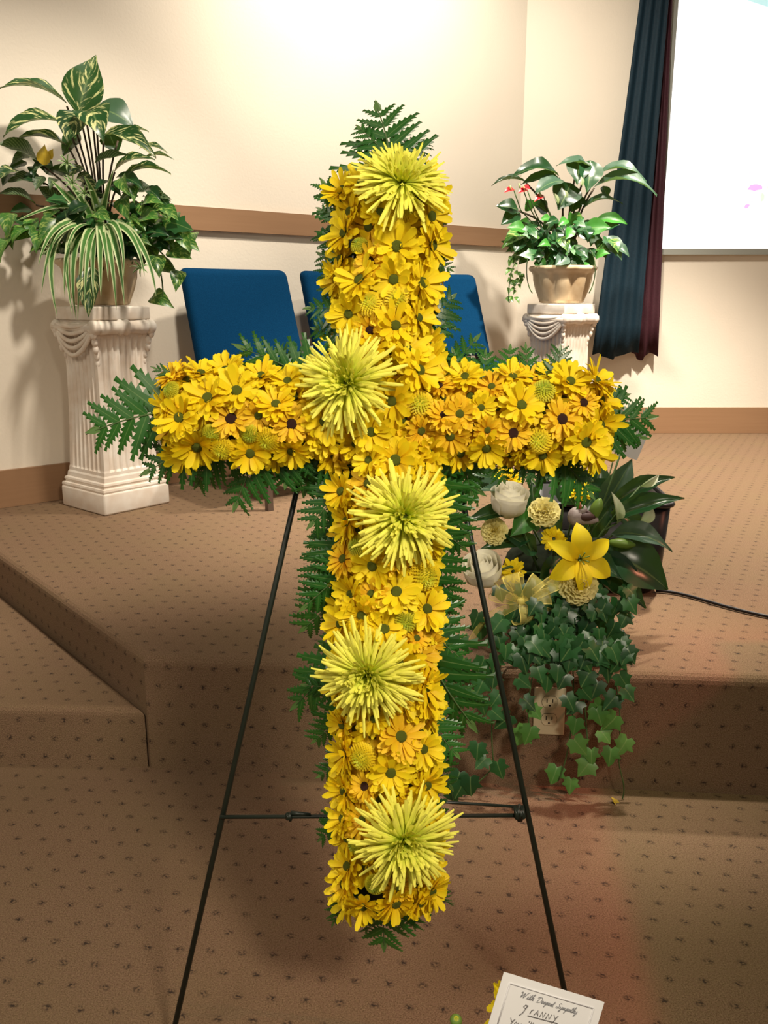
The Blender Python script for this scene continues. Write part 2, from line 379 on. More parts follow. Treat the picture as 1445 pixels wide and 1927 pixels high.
glass_piece('glass_band', arc+[(x+12, y-14) for x, y in reversed(arc)], M['g_teal'])

# curtain beside the window
cu = thing('curtain', (1.45, YB-.09, .75), 'long teal curtain with maroon edge hanging beside the lit window', 'curtain')
def curtain_part(name, tl, tr, bl, br, folds, amp, mat, y0, ph=0):
    T0, T1 = at_y(*tl, y0), at_y(*tr, y0); B0, B1 = at_y(*bl, y0), at_y(*br, y0); nu, nv = folds*8, 14
    up = 0.28; rows = []
    for i in range(nv+1):
        v = i/nv*(1+up)
        A_, B_ = B0.lerp(T0, v), B1.lerp(T1, v); row = []
        for j in range(nu+1):
            u = j/nu; p = A_.lerp(B_, u); k = amp*(1-.35*v)
            p.y += -k*(.5+.5*math.sin(u*folds*2*math.pi+ph+.5*math.sin(v*3)))
            if i == 0: p.z += .012*math.sin(u*9+ph)-(.02 if .2 < u < .5 else 0)
            row.append(p)
        rows.append(row)
    m = MB().grid(rows); me = m.mesh(name, mat)
    o = obj(name, me, cu, Matrix.Identity(4)); md = o.modifiers.new('thick', 'SOLIDIFY'); md.thickness = .004; return o
curtain_part('teal_panel', (1203, 0), (1257, 0), (1113, 668), (1200, 666), 3, .022, M['teal'], YB-.085)
curtain_part('maroon_panel', (1251, 0), (1263, 0), (1186, 668), (1236, 668), 2, .022, M['maroon'], YB-.045, 1.2)

# ------------------------------------------------------------------ leaf shapes (unit: base at origin, tip at y=1, face up)
def leaf_mesh(name, prof, mat, arch=.1, fold=.12, wave=0, nx=4, twist=0):
    n = len(prof)-1; rows = []; us = []
    for i, wd_ in enumerate(prof):
        y = i/n; row = []
        for j in range(nx+1):
            u = j/nx; x = (u-.5)*wd_; z = arch*4*y*(1-y) + fold*abs(x)*1.0 + wave*math.sin(y*14+u*3)*abs(u-.5)*2
            row.append(V((x, y, z))); us.append((u, y))
        rows.append(row)
    return mesh(name, [p for r in rows for p in r], [(i*(nx+1)+j, i*(nx+1)+j+1, (i+1)*(nx+1)+j+1, (i+1)*(nx+1)+j) for i in range(n) for j in range(nx)], mat, us)
OVATE = [.05,.55,.88,1,.97,.86,.68,.45,.2,.01]; LANCE = [.08,.5,.8,.95,1,.95,.82,.6,.32,.01]; HEART = [.3,.85,1,.98,.9,.77,.6,.4,.18,.01]
LM = {}
for k, mt in [('var', 'leaf_var'), ('stripe', 'leaf_stripe'), ('dark', 'leaf_dark'), ('grey', 'leaf_grey'), ('bright', 'leaf_bright'), ('yellow', 'leaf_yellow')]:
    LM[k] = [leaf_mesh('leaf_'+k, LANCE if q else OVATE, M[mt], a, .22, .02) for q, a in ((0, .06), (1, .14), (0, .20))]
LM['pothos'] = [leaf_mesh('leaf_pothos', HEART, M['leaf_pothos'], a, .25, .0) for a in (.06, .12, .18)]
LM['red'] = [leaf_mesh('spathe_red', HEART, M['red'], .08, .2)]
LM['spathe'] = [leaf_mesh('spathe_white', LANCE, M['spathe'], .06, .8)]
def ivy_mesh(name, mat, seed):
    r = random.Random(seed)
    pts = [(0,0),(.16,-.13),(.46,-.04),(.42,.20),(.58,.42),(.33,.52),(.22,.72),(0,1.0),(-.22,.72),(-.33,.52),(-.58,.42),(-.42,.20),(-.46,-.04),(-.16,-.13)]
    pts = [(x+r.uniform(-.03,.03), y+r.uniform(-.03,.03)) for x, y in pts]
    vs = [V((0,.3,.06))]+[V((x, y, .0+.10*abs(x)-.12*(y-.3)**2)) for x, y in pts]; n = len(pts)
    return mesh(name, vs, [(0, 1+i, 1+(i+1) % n) for i in range(n)], mat, [(.5,.3)]+[(x+.5, y) for x, y in pts])
LM['ivy'] = [ivy_mesh('leaf_ivy', M['leaf_ivy'], k) for k in range(4)]
LM['ivy_y'] = [ivy_mesh('leaf_ivy_young', M['leaf_ivy_y'], k) for k in range(3)]
def leaf_matrix(p0, p1, width, hint, thick=None):
    Y = (p1-p0); L = Y.length; Y = Y/L; Z = hint-Y*hint.dot(Y)
    if Z.length < 1e-4: Z = Y.orthogonal()
    Z.normalize(); X = Y.cross(Z)
    m = Matrix.Identity(4); t = thick or L
    for i in range(3): m[i][0] = X[i]*width; m[i][1] = Y[i]*L; m[i][2] = Z[i]*t; m[i][3] = p0[i]
    return m
HINT = V((0, -.75, .66))
def put_leaf(name, kind, parent, p0, p1, width, hint=HINT, var=None):
    ms = LM[kind]; me = ms[var % len(ms)] if var is not None else random.choice(ms)
    return obj(name, me, parent, leaf_matrix(V(p0), V(p1), width, V(hint)))
def bez(a, b, c, d, n=10):
    return [a*(1-t)**3+b*3*t*(1-t)**2+c*3*t*t*(1-t)+d*t**3 for t in [i/n for i in range(n+1)]]
def blade(name, parent, pts, width, mat):
    rows = []; us = []; n = len(pts)-1
    for i, p in enumerate(pts):
        t = (pts[min(i+1, n)]-pts[max(i-1, 0)]).normalized(); side = t.cross(V((0, -.8, .5)))
        if side.length < .2: side = t.cross(V((1, 0, 0)))
        side.normalize(); nn = side.cross(t).normalized(); k = i/n; w_ = width*min(1, .55+k*2)*(1-max(0, k-.35)/.65)**.75+.0006
        for j in (-1, 0, 1): rows.append(p+side*w_*.5*j+nn*(.12*w_*abs(j))); us.append((.5+.5*j, k))
    fs = [(i*3+j, i*3+j+1, (i+1)*3+j+1, (i+1)*3+j) for i in range(n) for j in (0, 1)]
    return obj(name, mesh(name, rows, fs, mat, us), parent, Matrix.Identity(4))
def stem(name, parent, pts, r, mat):
    return obj(name, MB().tube(pts, r, 5).mesh(name, mat), parent, Matrix.Identity(4))

# ------------------------------------------------------------------ pedestals
def build_pedestal(loc, rz, label):
    t = thing('pedestal', loc, label, 'pedestal', (0, 0, rz), 'fluted plaster pedestals')
    pl = M['plaster']
    obj('plinth', rounded_box('plinth', (-.148,-.148,0), (.148,.148,.082), .008, pl), t)
    m = MB()
    def sq(h, z): return [V((-h,-h,z)), V((h,-h,z)), V((h,h,z)), V((-h,h,z))]
    prof = [(.143,.080),(.145,.088),(.143,.096),(.134,.099),(.134,.104),(.137,.109),(.135,.116),(.128,.120),(.126,.136),(.120,.146)]
    m.grid([sq(h, z) for h, z in prof], close=True); obj('base_moulding', m.mesh('base_moulding', pl, False), t)
    # fluted shaft
    def ring(h, z, d):
        out = []
        for s_ in range(4):
            c, sn = math.cos(s_*math.pi/2), math.sin(s_*math.pi/2)
            nfl = 7; pts = [(-1, 0), (-.86, 0)]
            for k in range(nfl):
                a = -.84+1.68*k/nfl; st = 1.68/nfl
                pts += [(a+.12*st, 0), (a+.3*st, -d), (a+.55*st, -d*1.15), (a+.8*st, -d), (a+.97*st, 0)]
            pts += [(.87, 0)]
            for u, q in pts: x, y = u*h, -(h+q); out.append(V((x*c-y*sn, x*sn+y*c, z)))
        return out
    rings = [(.122,.14,.0),(.121,.155,.0),(.119,.163,.006),(.113,.28,.0065),(.108,.42,.0065),(.106,.54,.0065),(.108,.62,.006),(.112,.652,.004),(.116,.668,0)]
    obj('shaft', MB().grid([ring(*q) for q in rings], close=True).mesh('shaft', pl, False), t)
    obj('abacus', rounded_box('abacus', (-.125,-.125,.716), (.125,.125,.765), .006, pl), t)
    obj('neck', MB().box((-.115,-.115,.66), (.115,.115,.72)).mesh('neck', pl, False), t)
    for s_ in range(4):
        c, sn = math.cos(s_*math.pi/2), math.sin(s_*math.pi/2)
        def R(x, y, z): return V((x*c-y*sn, x*sn+y*c, z))
        if s_ in (0, 2):
            m = MB(); xs = [-.14,-.132,-.13,-.108,-.104,-.098,-.05,-.022,-.018,-.010,0,.010,.018,.022,.05,.098,.104,.108,.13,.132,.14]
            rr = [.016,.025,.027,.027,.021,.027,.024,.024,.030,.030,.024,.030,.030,.024,.024,.027,.021,.027,.027,.025,.016]
            m.tube([R(x, -.123, .690) for x in xs], rr, 10); obj('scroll_roll', m.mesh('scroll_roll', pl), t)
        else:
            m = MB()
            for q in range(5):
                sag = .012+.022*q; m.tube([R(-.125+.25*k/12, -.125-.006*math.sin(math.pi*k/12)*(3-q*.3), .705-.004*q-sag*math.sin(math.pi*k/12)**.8) for k in range(13)], .0085, 6)
            obj('drapery_swag', m.mesh('drapery_swag', pl), t)
            m = MB(); m.tube([R(-.128, -.123, .69), R(.128, -.123, .69)], .020, 8); obj('scroll_roll', m.mesh('scroll_roll', pl), t)
        m = MB()
        for k in range(6):
            z = .665-.026*k; o_ = .124-.006*k-.003*(k % 2)
            m.ball(R(-o_, -o_, z), (.013-.0009*k, .013-.0009*k, .018)); 
        obj('acanthus_drop', m.mesh('acanthus_drop', pl), t)
    return t
PLx, PLy = -1.062, 3.39
build_pedestal((PLx, PLy, S), math.radians(50), 'white fluted plaster pedestal under the spider plant, beside the left chair')
PRx, PRy = .925, 4.70
build_pedestal((PRx, PRy, S), math.radians(40), 'white fluted plaster pedestal beside the teal curtain, under the planter with red blooms')
ZT = S+.768

def build_pot(parent, c, s=1.0):
    m = MB(); prof = [(.095,0),(.112,.004),(.118,.02),(.138,.07),(.150,.115),(.152,.14),(.158,.155),(.172,.165),(.175,.178),(.168,.186),(.158,.184),(.150,.168),(.148,.14)]
    def sc_(a, z): k = max(0, min(1, z/.03))*max(0, min(1, (.165-z)/.02)); return 1-.10*k*abs(math.cos(a*4.5))**8
    m.lathe([(r*s, z*s) for r, z in prof], 72, lambda a, z: sc_(a, z/s))
    m.add([(0,0,.001)], [])
    p = obj('pot', m.mesh('pot', M['pot']), parent, Matrix.Translation(V(c)))
    obj('soil', MB().lathe([(.149*s,.160*s),(.08*s,.172*s),(.001,.175*s)], 24).mesh('soil', M['soil']), parent, Matrix.Translation(V(c)))
# ---- left planter
pt = thing('planter', (PLx, PLy, ZT), 'cream pot with tall variegated leaves and a trailing spider plant on the left pedestal', 'plant')
build_pot(pt, (PLx, PLy, ZT), .90)
YL = PLy
def P(x, y, dy=0):
    r = ray(x, y); t = (WA-CAM).dot(WN)/r.dot(WN)       # keep clear of the angled wall
    return at_y(x, y, min(YL+dy, (CAM+r*t).y-.10+.5*min(0, dy)))
px = 3.28*1.0/F   # metres per pixel near the planter
core = V((PLx, PLy, ZT+.17))
LV = [ # base, tip, width px, kind, depth base, depth tip, hint
 ((146,214),(181,104),74,'var',0,.02,(0.15,-1,.1),0), ((126,195),(-2,167),34,'var',0,-.05,(0,-.45,.9),1), ((122,232),(6,258),50,'var',-.02,-.12,(-.1,-.6,.8),1),
 ((160,212),(128,268),64,'var',-.03,-.14,(0,-.8,.6),1), ((170,210),(196,268),66,'var',-.03,-.16,(.1,-.8,.6),2), ((178,205),(252,240),62,'grey',.04,.02,(.2,-.8,.6),1),
 ((225,262),(280,248),17,'var',.05,0,(.2,-.4,.9),1), ((194,255),(294,297),42,'var',-.02,-.1,(.2,-.7,.7),1), ((262,280),(315,288),15,'var',.02,0,(.2,-.5,.8),1), ((270,300),(328,301),11,'var',.05,.05,(.2,-.3,.9),1),
 ((178,307),(246,292),26,'stripe',0,-.03,(0,-.7,.7),0), ((215,324),(292,301),26,'var',.03,0,(.1,-.6,.8),1), ((230,336),(322,328),19,'var',0,-.05,(.1,-.4,.9),1), ((218,335),(270,356),26,'dark',-.02,-.08,(.1,-.7,.7),1),
 ((130,278),(28,264),28,'var',.02,-.02,(0,-.5,.85),1), ((72,306),(-6,272),44,'stripe',.02,-.05,(0,-.8,.6),1), ((74,340),(4,345),34,'stripe',.05,0,(0,-.7,.7),0), ((68,386),(-4,366),34,'stripe',.05,.03,(0,-.6,.8),1),
 ((150,250),(118,296),36,'dark',.04,0,(0,-.8,.5),0), ((205,250),(222,290),44,'dark',.05,.02,(0,-.8,.5),0), ((140,330),(90,318),34,'dark',.05,.05,(0,-.7,.6),0), ((100,330),(60,300),34,'dark',.06,.05,(0,-.7,.6),1),
 ((120,390),(70,350),40,'stripe',.05,.05,(0,-.7,.6),0), ((60,395),(18,400),30,'dark',.05,.02,(0,-.7,.6),0), ((255,350),(215,345),24,'dark',.03,0,(0,-.7,.6),0),
 ((175,500),(167,598),42,'var',-.21,-.27,(0,-1,.1),0), ((84,312),(84,272),26,'yellow',-.02,-.03,(0,-.9,.3),0), ((92,300),(100,280),14,'yellow',-.02,-.03,(.2,-.9,.3),0)]
for b, tp, w_, k, d0, d1, hn, vr in LV:
    put_leaf('leaf', k, pt, P(*b, d0), P(*tp, d1), w_*px, hn, vr)
for a, b in [((188,430),(150,215)),((190,430),(160,212)),((194,430),(172,210)),((196,430),(180,206)),((186,430),(126,200)),((184,430),(125,235)),((198,430),(195,256)),((200,430),(222,265)),((202,430),(216,324)),((180,430),(130,278)),((204,430),(230,336)),((176,432),(74,340)),((170,432),(68,386)),((176,432),(72,306))]:
    p0, p1 = P(*a, .02), P(*b, .0); md = p0.lerp(p1, .55)+V(((p0.x-p1.x)*.25, 0, .02)); stem('stem', pt, bez(p0, p0.lerp(md, .6), md, p1, 8), [.0038]*9, M['brownstem'])
for k in range(26):
    if k < 16: x, y = random.uniform(20, 160), random.uniform(295, 410)
    else: x, y = random.uniform(200, 300), random.uniform(340, 410)
    a = random.uniform(-1.9, 1.9)+(-.6 if x < 150 else .6); L = random.uniform(38, 60); d = random.uniform(-.03, .06)
    put_leaf('leaf', random.choice(['dark', 'stripe', 'dark', 'var']), pt, P(x, y, d), P(x+math.sin(a)*L, y+math.cos(a)*L*.6, d-.05), L*.5*px, (random.uniform(-.3, .3), -.8, .5))
# spider plant blades: arch over the rim and hang
SP = [((182,430),(150,350),(60,405),(32,415)),((182,430),(120,380),(92,440),(78,552)),((182,430),(100,400),(80,480),(108,596)),((178,430),(130,400),(112,470),(137,594)),((180,430),(140,410),(128,500),(143,600)),((184,430),(160,410),(150,500),(146,602)),
 ((186,430),(178,400),(172,480),(176,560)),((188,430),(190,390),(188,470),(190,558)),((190,430),(200,400),(214,500),(219,584)),((192,430),(205,400),(228,480),(234,574)),((194,430),(215,395),(235,440),(233,520)),((196,430),(240,400),(285,470),(294,558)),
 ((180,430),(150,390),(115,360),(96,338)),((182,430),(165,390),(140,350),(118,330)),((190,430),(196,380),(205,350),(214,318)),((186,430),(160,415),(135,420),(124,478)),((184,430),(150,412),(108,430),(98,465)),((186,430),(170,420),(150,440),(152,540)),((190,430),(186,410),(200,440),(204,530)),((188,430),(176,415),(164,450),(158,575)),((184,430),(130,420),(118,480),(122,560)),((196,430),(230,405),(262,445),(272,520)),((182,430),(130,400),(90,420),(72,500)),((190,430),(180,360),(168,350),(158,330))]
for i, q in enumerate(SP):
    d = [-.02, -.13, -.23-.02*(i % 3), -.24-.015*(i % 4)] if q[3][1] > 425 else [-.02, -.06, -.10, -.12]
    blade('spider_blade', pt, bez(*[P(*c, dd) for c, dd in zip(q, d)], n=12), 15*px*(.8+.35*((i*7) % 5)/5), M['leaf_spider'])
for c in [(128,308),(160,365),(98,470),(138,345),(265,505)]:      # plantlets
    for k in range(7):
        a = 2*math.pi*k/7+.3; p0 = P(*c, -.16); p1 = p0+V((math.cos(a)*.035, -.02, math.sin(a)*.03)); blade('plantlet_blade', pt, bez(p0, p0.lerp(p1, .4)+V((0,-.01,.008)), p0.lerp(p1, .8)+V((0,-.01,.004)), p1, 5), .007, M['leaf_spider'])
# pothos and small filler leaves
PO = [(238,392),(258,430),(306,430),(320,402),(330,425),(338,478),(362,460),(314,506),(334,528),(296,500),(306,568),(46,442),(10,470),(18,422),(280,398),(270,455),(318,445),(290,470),(245,452),(330,440),(236,350),(248,362),(300,395),(28,450),(62,430),(350,455),(78,455),(92,430)]
for i, (x, y) in enumerate(PO):
    a = random.uniform(-.7, .7)+(.5 if x > 200 else -.5); L = random.uniform(34, 48)
    c = (x, y); t_ = (x+math.sin(a)*L*.6, y+math.cos(a)*L*.6); b_ = (x-math.sin(a)*L*.5, y-math.cos(a)*L*.5); d = -.08+random.uniform(-.05, .05)
    put_leaf('leaf', 'pothos', pt, P(*b_, d+.03), P(*t_, d-.02), L*.8*px, (random.uniform(-.4, .4), -.9, .35))
for i in range(120):
    th = random.uniform(0, 2*math.pi); rr = math.sqrt(random.random())
    x, y = 190+145*rr*math.cos(th), 425+58*rr*math.sin(th)
    d = random.uniform(-.10, .10); a = random.uniform(-1.2, 1.2)+(x-190)/150; L = random.uniform(30, 48)
    put_leaf('leaf', random.choice(['pothos', 'dark', 'dark', 'ivy', 'ivy']), pt, P(x, y, d), P(x+math.sin(a)*L, y+math.cos(a)*L*.8, d-.04), L*.75*px, (random.uniform(-.5, .5), -.8, .5))
for i in range(60):   # ruffled dark fern tuft
    a = random.uniform(0, 6.28); r_ = random.uniform(3, 20); x, y = 292+r_*1.1*math.cos(a), 385+r_*math.sin(a)
    put_leaf('leaflet', 'dark', pt, P(x, y, -.03), P(x+8*math.cos(a), y+7*math.sin(a), -.06), 6*px, (random.uniform(-.5, .5), -.8, .4))
for q in [((260,440),(320,450),(345,470),(372,465)),((260,450),(300,470),(310,530),(306,575)),((120,430),(60,420),(30,440),(8,470)),((250,440),(300,460),(330,500),(336,535))]:
    stem('vine', pt, bez(*[P(*c, -.06) for c in q]), .003, M['stem'])
put_leaf('leaf', 'pothos', pt, P(345,452,-.08), P(376,474,-.1), 24*px, (.1,-.8,.6))

# ---- right planter
pr = thing('planter', (PRx, PRy, ZT), 'cream pot with broad arching leaves and small red blooms on the pedestal by the curtain', 'plant')
build_pot(pr, (PRx, PRy, ZT), 1.0)
px2 = 4.6/F
def Q(x, y, dy=0): return at_y(x, y, PRy+dy)
LR = [((1052,332),(957,338),40,'dark',0,-.05,(0,-.6,.75),2), ((1112,330),(1047,312),34,'grey',0,-.08,(0,-.5,.85),2), ((1112,302),(1104,362),46,'dark',-.04,-.1,(.1,-.9,.3),0), ((1088,300),(1086,348),46,'dark',-.04,-.1,(0,-.9,.3),0),
 ((1125,328),(1216,342),30,'grey',-.02,-.08,(.1,-.55,.8),2), ((1118,352),(1236,368),34,'grey',-.02,-.12,(.1,-.6,.75),2), ((1095,395),(1172,384),18,'grey',0,-.05,(.1,-.5,.8),2), ((1062,342),(1006,366),38,'grey',-.06,-.12,(-.1,-.6,.75),1),
 ((1060,345),(980,348),30,'dark',0,-.03,(0,-.6,.7),1), ((1075,345),(1050,396),56,'dark',-.03,-.08,(0,-.9,.35),0), ((1085,365),(1075,400),40,'dark',0,-.04,(0,-.9,.35),0), ((990,343),(925,350),12,'dark',.02,0,(0,-.4,.9),1),
 ((1135,350),(1142,374),20,'dark',0,-.03,(.2,-.9,.2),0), ((975,395),(932,388),34,'dark',-.02,-.05,(0,-.8,.5),0), ((978,400),(942,424),32,'dark',-.02,-.06,(0,-.8,.5),0), ((982,440),(944,468),30,'pothos',-.05,-.12,(-.1,-.8,.5),1),
 ((1075,425),(1072,398),26,'bright',-.05,-.1,(0,-.9,.4),0), ((1120,415),(1180,422),24,'bright',-.02,-.05,(.1,-.8,.5),1), ((1100,430),(1150,428),34,'bright',-.05,-.1,(.1,-.9,.3),0), ((1140,445),(1170,490),34,'grey',-.08,-.13,(.2,-.9,.4),0), ((1150,460),(1184,484),18,'grey',-.08,-.13,(.2,-.9,.4),1),
 ((1068,482),(1044,500),28,'grey',-.14,-.18,(0,-.9,.4),0), ((1000,395),(990,375),26,'bright',-.04,-.06,(0,-.9,.3),0), ((1030,400),(1000,380),30,'dark',0,-.02,(0,-.8,.5),0)]
for b, tp, w_, k, d0, d1, hn, vr in LR: put_leaf('leaf', k, pr, Q(*b, d0), Q(*tp, d1), w_*px2, hn, vr)
for a, b in [((1060,450),(1052,334)),((1066,450),(1088,302)),((1070,450),(1112,304)),((1075,450),(1125,330)),((1080,450),(1118,354)),((1082,450),(1095,397)),((1056,450),(1062,344)),((1050,450),(990,345)),((1040,450),(975,397))]:
    p0, p1 = Q(*a, 0), Q(*b, 0); md = p0.lerp(p1, .5)+V(((p0.x-p1.x)*.2, 0, .03)); stem('stem', pr, bez(p0, p0.lerp(md, .6), md, p1, 8), .005, M['brownstem'])
for (x, y, tx, ty) in [(966,356,948,363),(992,357,974,364),(1022,368,1005,380),(983,352,998,356)]:
    put_leaf('red_bloom', 'red', pr, Q(x, y, -.1), Q(tx, ty, -.13), 13*px2, (0,-.7,.7)); stem('stem', pr, [Q(x, y, -.1), Q(x+14, y+40, -.05), Q(1030, 450, 0)], .003, M['stem'])
    stem('spadix', pr, [Q(x-4, y+2, -.12), Q(x-7, y-7, -.12)], .004, M['spathe'])
for (x, y, tx, ty) in [(1050,385,1040,362),(1066,372,1062,358),(1095,350,1093,332)]:
    put_leaf('white_bloom', 'spathe', pr, Q(x, y, -.1), Q(tx, ty, -.1), 7*px2, (0,-1,.2))
for i in range(125):
    th = random.uniform(0, 2*math.pi); rr = math.sqrt(random.random()); x, y = 1058+92*rr*math.cos(th), 452+46*rr*math.sin(th)
    d = random.uniform(-.14, .08); a = random.uniform(-1.2, 1.2)+(x-1058)/90; L = random.uniform(22, 38)
    put_leaf('leaf', random.choice(['pothos', 'dark', 'ivy', 'ivy', 'bright', 'dark']), pr, Q(x, y, d), Q(x+math.sin(a)*L, y+math.cos(a)*L*.8, d-.04), L*.7*px2, (random.uniform(-.5, .5), -.8, .5))
for i in range(42):
    k = random.random(); x, y = 985-25*k+random.uniform(-22, 18)*(1-k*.6), 455+k*108; a = random.uniform(-.9, .9); L = random.uniform(10, 17)
    put_leaf('leaf', 'pothos', pr, Q(x, y, -.08), Q(x+math.sin(a)*L, y+math.cos(a)*L, -.1), L*.6*px2, (random.uniform(-.6, .6), -.9, .2))
for q in [((1010,470),(965,470),(955,520),(958,570)),((1000,470),(985,490),(990,540),(1002,552)),((1110,470),(1125,490),(1122,530),(1108,552))]:
    stem('vine', pr, bez(*[Q(*c, -.1) for c in q]), .0028, M['stem'])

# ------------------------------------------------------------------ chairs
def build_chair(tc, label):
    loc = wall_pt(tc, .44, S); t = thing('chair', loc, label, 'chair', (0, 0, math.atan2(WD.y, WD.x)), 'blue upholstered chairs along the angled wall')
    obj('seat', rounded_box('seat', (-.255,-.30,.405), (.255,.17,.475), .028, M['blue'], 4), t)
    def rec(co):
        z = co.z; k = (z-.49)/.42; return V((co.x*(1.0-.02*k), co.y+.17+.13*k+.35*co.x*co.x*-1+.02, z))
    b = obj('backrest', rounded_box('backrest', (-.26,-.035,.50), (.26,.035,.915), .03, M['blue'], 4, rec, 3), t)
    for s_ in (-1, 1):
        obj('leg', MB().tube([(s_*.232,-.262,.41),(s_*.236,-.285,0)], .0165, 4).mesh('leg', M['bronze'], False), t)
        obj('leg', MB().tube([(s_*.232,.19,.44),(s_*.236,.30,0)], .0165, 4).mesh('leg', M['bronze'], False), t)
        obj('back_post', MB().tube([(s_*.22,.17,.40),(s_*.22,.215,.50),(s_*.21,.29,.80)], .013, 6).mesh('back_post', M['bronze']), t)
    obj('seat_frame', MB().box((-.24,-.275,.385), (.24,.16,.41)).mesh('seat_frame', M['bronze'], False), t)
    return t
for k, lb in enumerate(['blue upholstered chair standing next to the left pedestal, first of the row', 'blue upholstered chair in the middle of the row, half behind the flower cross', 'blue upholstered chair last in the row, nearest the curtain']):
    build_chair(1.01+.60*k, lb)

# ------------------------------------------------------------------ flower shapes (unit radius, facing +Z)
def petal_strip(mb, ang, r0, r1, width, tilt, curl, z0=0, nx=2, ny=4, tw=0, notch=.0, cup=.25):
    ca, sa = math.cos(ang), math.sin(ang); rows = []; us = []
    for i in range(ny+1):
        v = i/ny; L = r0+(r1-r0)*v; wv = width*(.38+.62*math.sin(min(1, v*1.25)*math.pi/2))*(1 if v < .75 else math.sqrt(max(0, 1-((v-.75)/.27)**2)))
        z = z0+math.tan(tilt)*(L-r0)+curl*v*v
        for j in range(nx+1):
            u = j/nx-.5; y = u*wv; zz = z+cup*abs(u)*wv
            rows.append(V((L*ca-y*sa, L*sa+y*ca, zz))); us.append((j/nx, v))
    fs = [(i*(nx+1)+j, (i+1)*(nx+1)+j, (i+1)*(nx+1)+j+1, i*(nx+1)+j+1) for i in range(ny) for j in range(nx)]
    mb.add(rows, fs, us)
def daisy_mesh(mat, seed, n=13, width=.36, tilt=.32):
    r = random.Random(seed); m = MB()
    for layer, (t, ln, z) in enumerate([(tilt*.35, 1.0, -.05), (tilt*1.0, .95, -.01), (tilt*1.9, .78, .02)]):
        nn = n if layer < 2 else int(n*.6)
        for k in range(nn):
            a = 2*math.pi*(k+.5*layer+r.uniform(-.25, .25))/nn
            if layer == 2 and r.random() < .25: continue
            petal_strip(m, a, .14, ln*r.uniform(.82, 1.08), width*r.uniform(.8, 1.12), t+r.uniform(-.18, .22), r.uniform(-.22, .12), z, ny=5, cup=r.uniform(.2, .45))
    return m.mesh('daisy', mat, True, True)
DAISY = [daisy_mesh(M['petal'], k, 14+k % 3, .31, .36) for k in range(5)]
GOLD = [daisy_mesh(M['petal_g'], 20+k, 17, .25, .26) for k in range(4)]
def disc_mesh(mat, r=.24):
    m = MB().lathe([(r, -.02), (r*.98, .07), (r*.8, .13), (r*.45, .155), (r*.02, .14)], 14); return m.mesh('flower_centre', mat)
DISC = {'g': disc_mesh(M['disc_g'], .22), 'b': disc_mesh(M['disc_b'], .27)}
def pom_mesh(mat, seed):
    r = random.Random(seed); m = MB()
    m.lathe([(.75,-.3),(.80,0),(.62,.36),(.3,.52),(.02,.55)], 14)
    m.u = [(.5, .55)]*len(m.v)
    nl = 11
    for q in range(nl):
        f = q/(nl-1); ph = .12+f*1.45; rad = .86*math.sin(ph); zc = .62*math.cos(ph)-.02; n = max(5, int(30*math.sin(ph)))
        for k in range(n):
            a = 2*math.pi*(k+.5*(q % 2))/n; ca, sa = math.cos(a), math.sin(a); wv = 2*math.pi*rad/n*.55+.02; e = V((ca*math.sin(ph), sa*math.sin(ph), math.cos(ph)))
            c = V((ca*rad, sa*rad, zc)); sd = V((-sa, ca, 0))*wv*.6; dn = V((ca*math.cos(ph), sa*math.cos(ph), -math.sin(ph)))
            m.add([c-sd, c+sd, c+sd*.8+e*.13+dn*.10, c-sd*.8+e*.13+dn*.10], [(0,1,2,3)], [(0, f*1.5), (1, f*1.5), (1, f*1.5), (0, f*1.5)])
    return m.mesh('button_mum', mat, False, True)
POM = [pom_mesh(M['pom'], 1), pom_mesh(M['pom_g'], 2)]
def spider_mesh(seed):
    r = random.Random(seed); m = MB()
    N_ = 300
    for k in range(N_):
        f = (k+.5)/N_; a = k*2.39996+r.uniform(-.15, .15); el = math.radians(6+66*(1-f)**1.5)+r.uniform(-.16, .16); L = (.26+.74*f**.55)*r.uniform(.72, 1.10)
        if r.random() < .12: L *= .8
        ca, sa = math.cos(a), math.sin(a); w_ = .036*r.uniform(.75, 1.25); rows = []; us = []; ny = 6; bend = r.uniform(-.9, -.15) if f > .3 else r.uniform(-.2, .5); sw = r.uniform(-.35, .35); hook = r.uniform(-.2, .9)
        p = V((.03*ca, .03*sa, .05+.05*(1-f))); e = el
        for i in range(ny+1):
            v = i/ny; d = V((math.cos(e)*math.cos(a+sw*v), math.cos(e)*math.sin(a+sw*v), math.sin(e))); sd = V((-math.sin(a), math.cos(a), 0)); nn = d.cross(sd)
            ww = w_*(.40+.8*v)*(1 if i < ny else .5)
            for x, h in ((-1, .45), (0, -.35), (1, .45)): rows.append(p+sd*ww*x*.85-nn*ww*h); us.append(((x+1)/2, min(1, v*.75+f*.25)))
            p = p+d*(L/ny); e += bend/ny + (hook/ny if i >= ny-2 else 0)
        m.add(rows, [(i*3+j, (i+1)*3+j, (i+1)*3+j+1, i*3+j+1) for i in range(ny) for j in (0, 1)], us)
    return m.mesh('spider_mum', M['spider'], True, True)
SPIDER = [spider_mesh(k) for k in range(3)]
SPC = MB().ball((0,0,.10), (.07,.07,.06)).mesh('flower_centre', M['disc_g'])

# ------------------------------------------------------------------ the flower cross
LEAN = math.radians(13.0)
C0 = at_depth(735, 1735, 1.235)
cross = thing('flower_cross', C0, 'tall cross of yellow daisies and spider mums with fern, standing on the wire easel', 'flower cross', (-LEAN, 0, 0))
CM = WM[cross]; CN = (CM.to_3x3() @ V((0, -1, 0))).normalized(); CMI = CM.inverted()
def on_cross(x, y, off=0):
    """point of the cross plane (moved off metres towards the viewer) seen at a pixel, in the cross frame"""
    p0 = C0+CN*off; r = ray(x, y); t = (p0-CAM).dot(CN)/r.dot(CN); return CMI @ (CAM+r*t)
K = (on_cross(800, 900)-on_cross(700, 900)).length/100
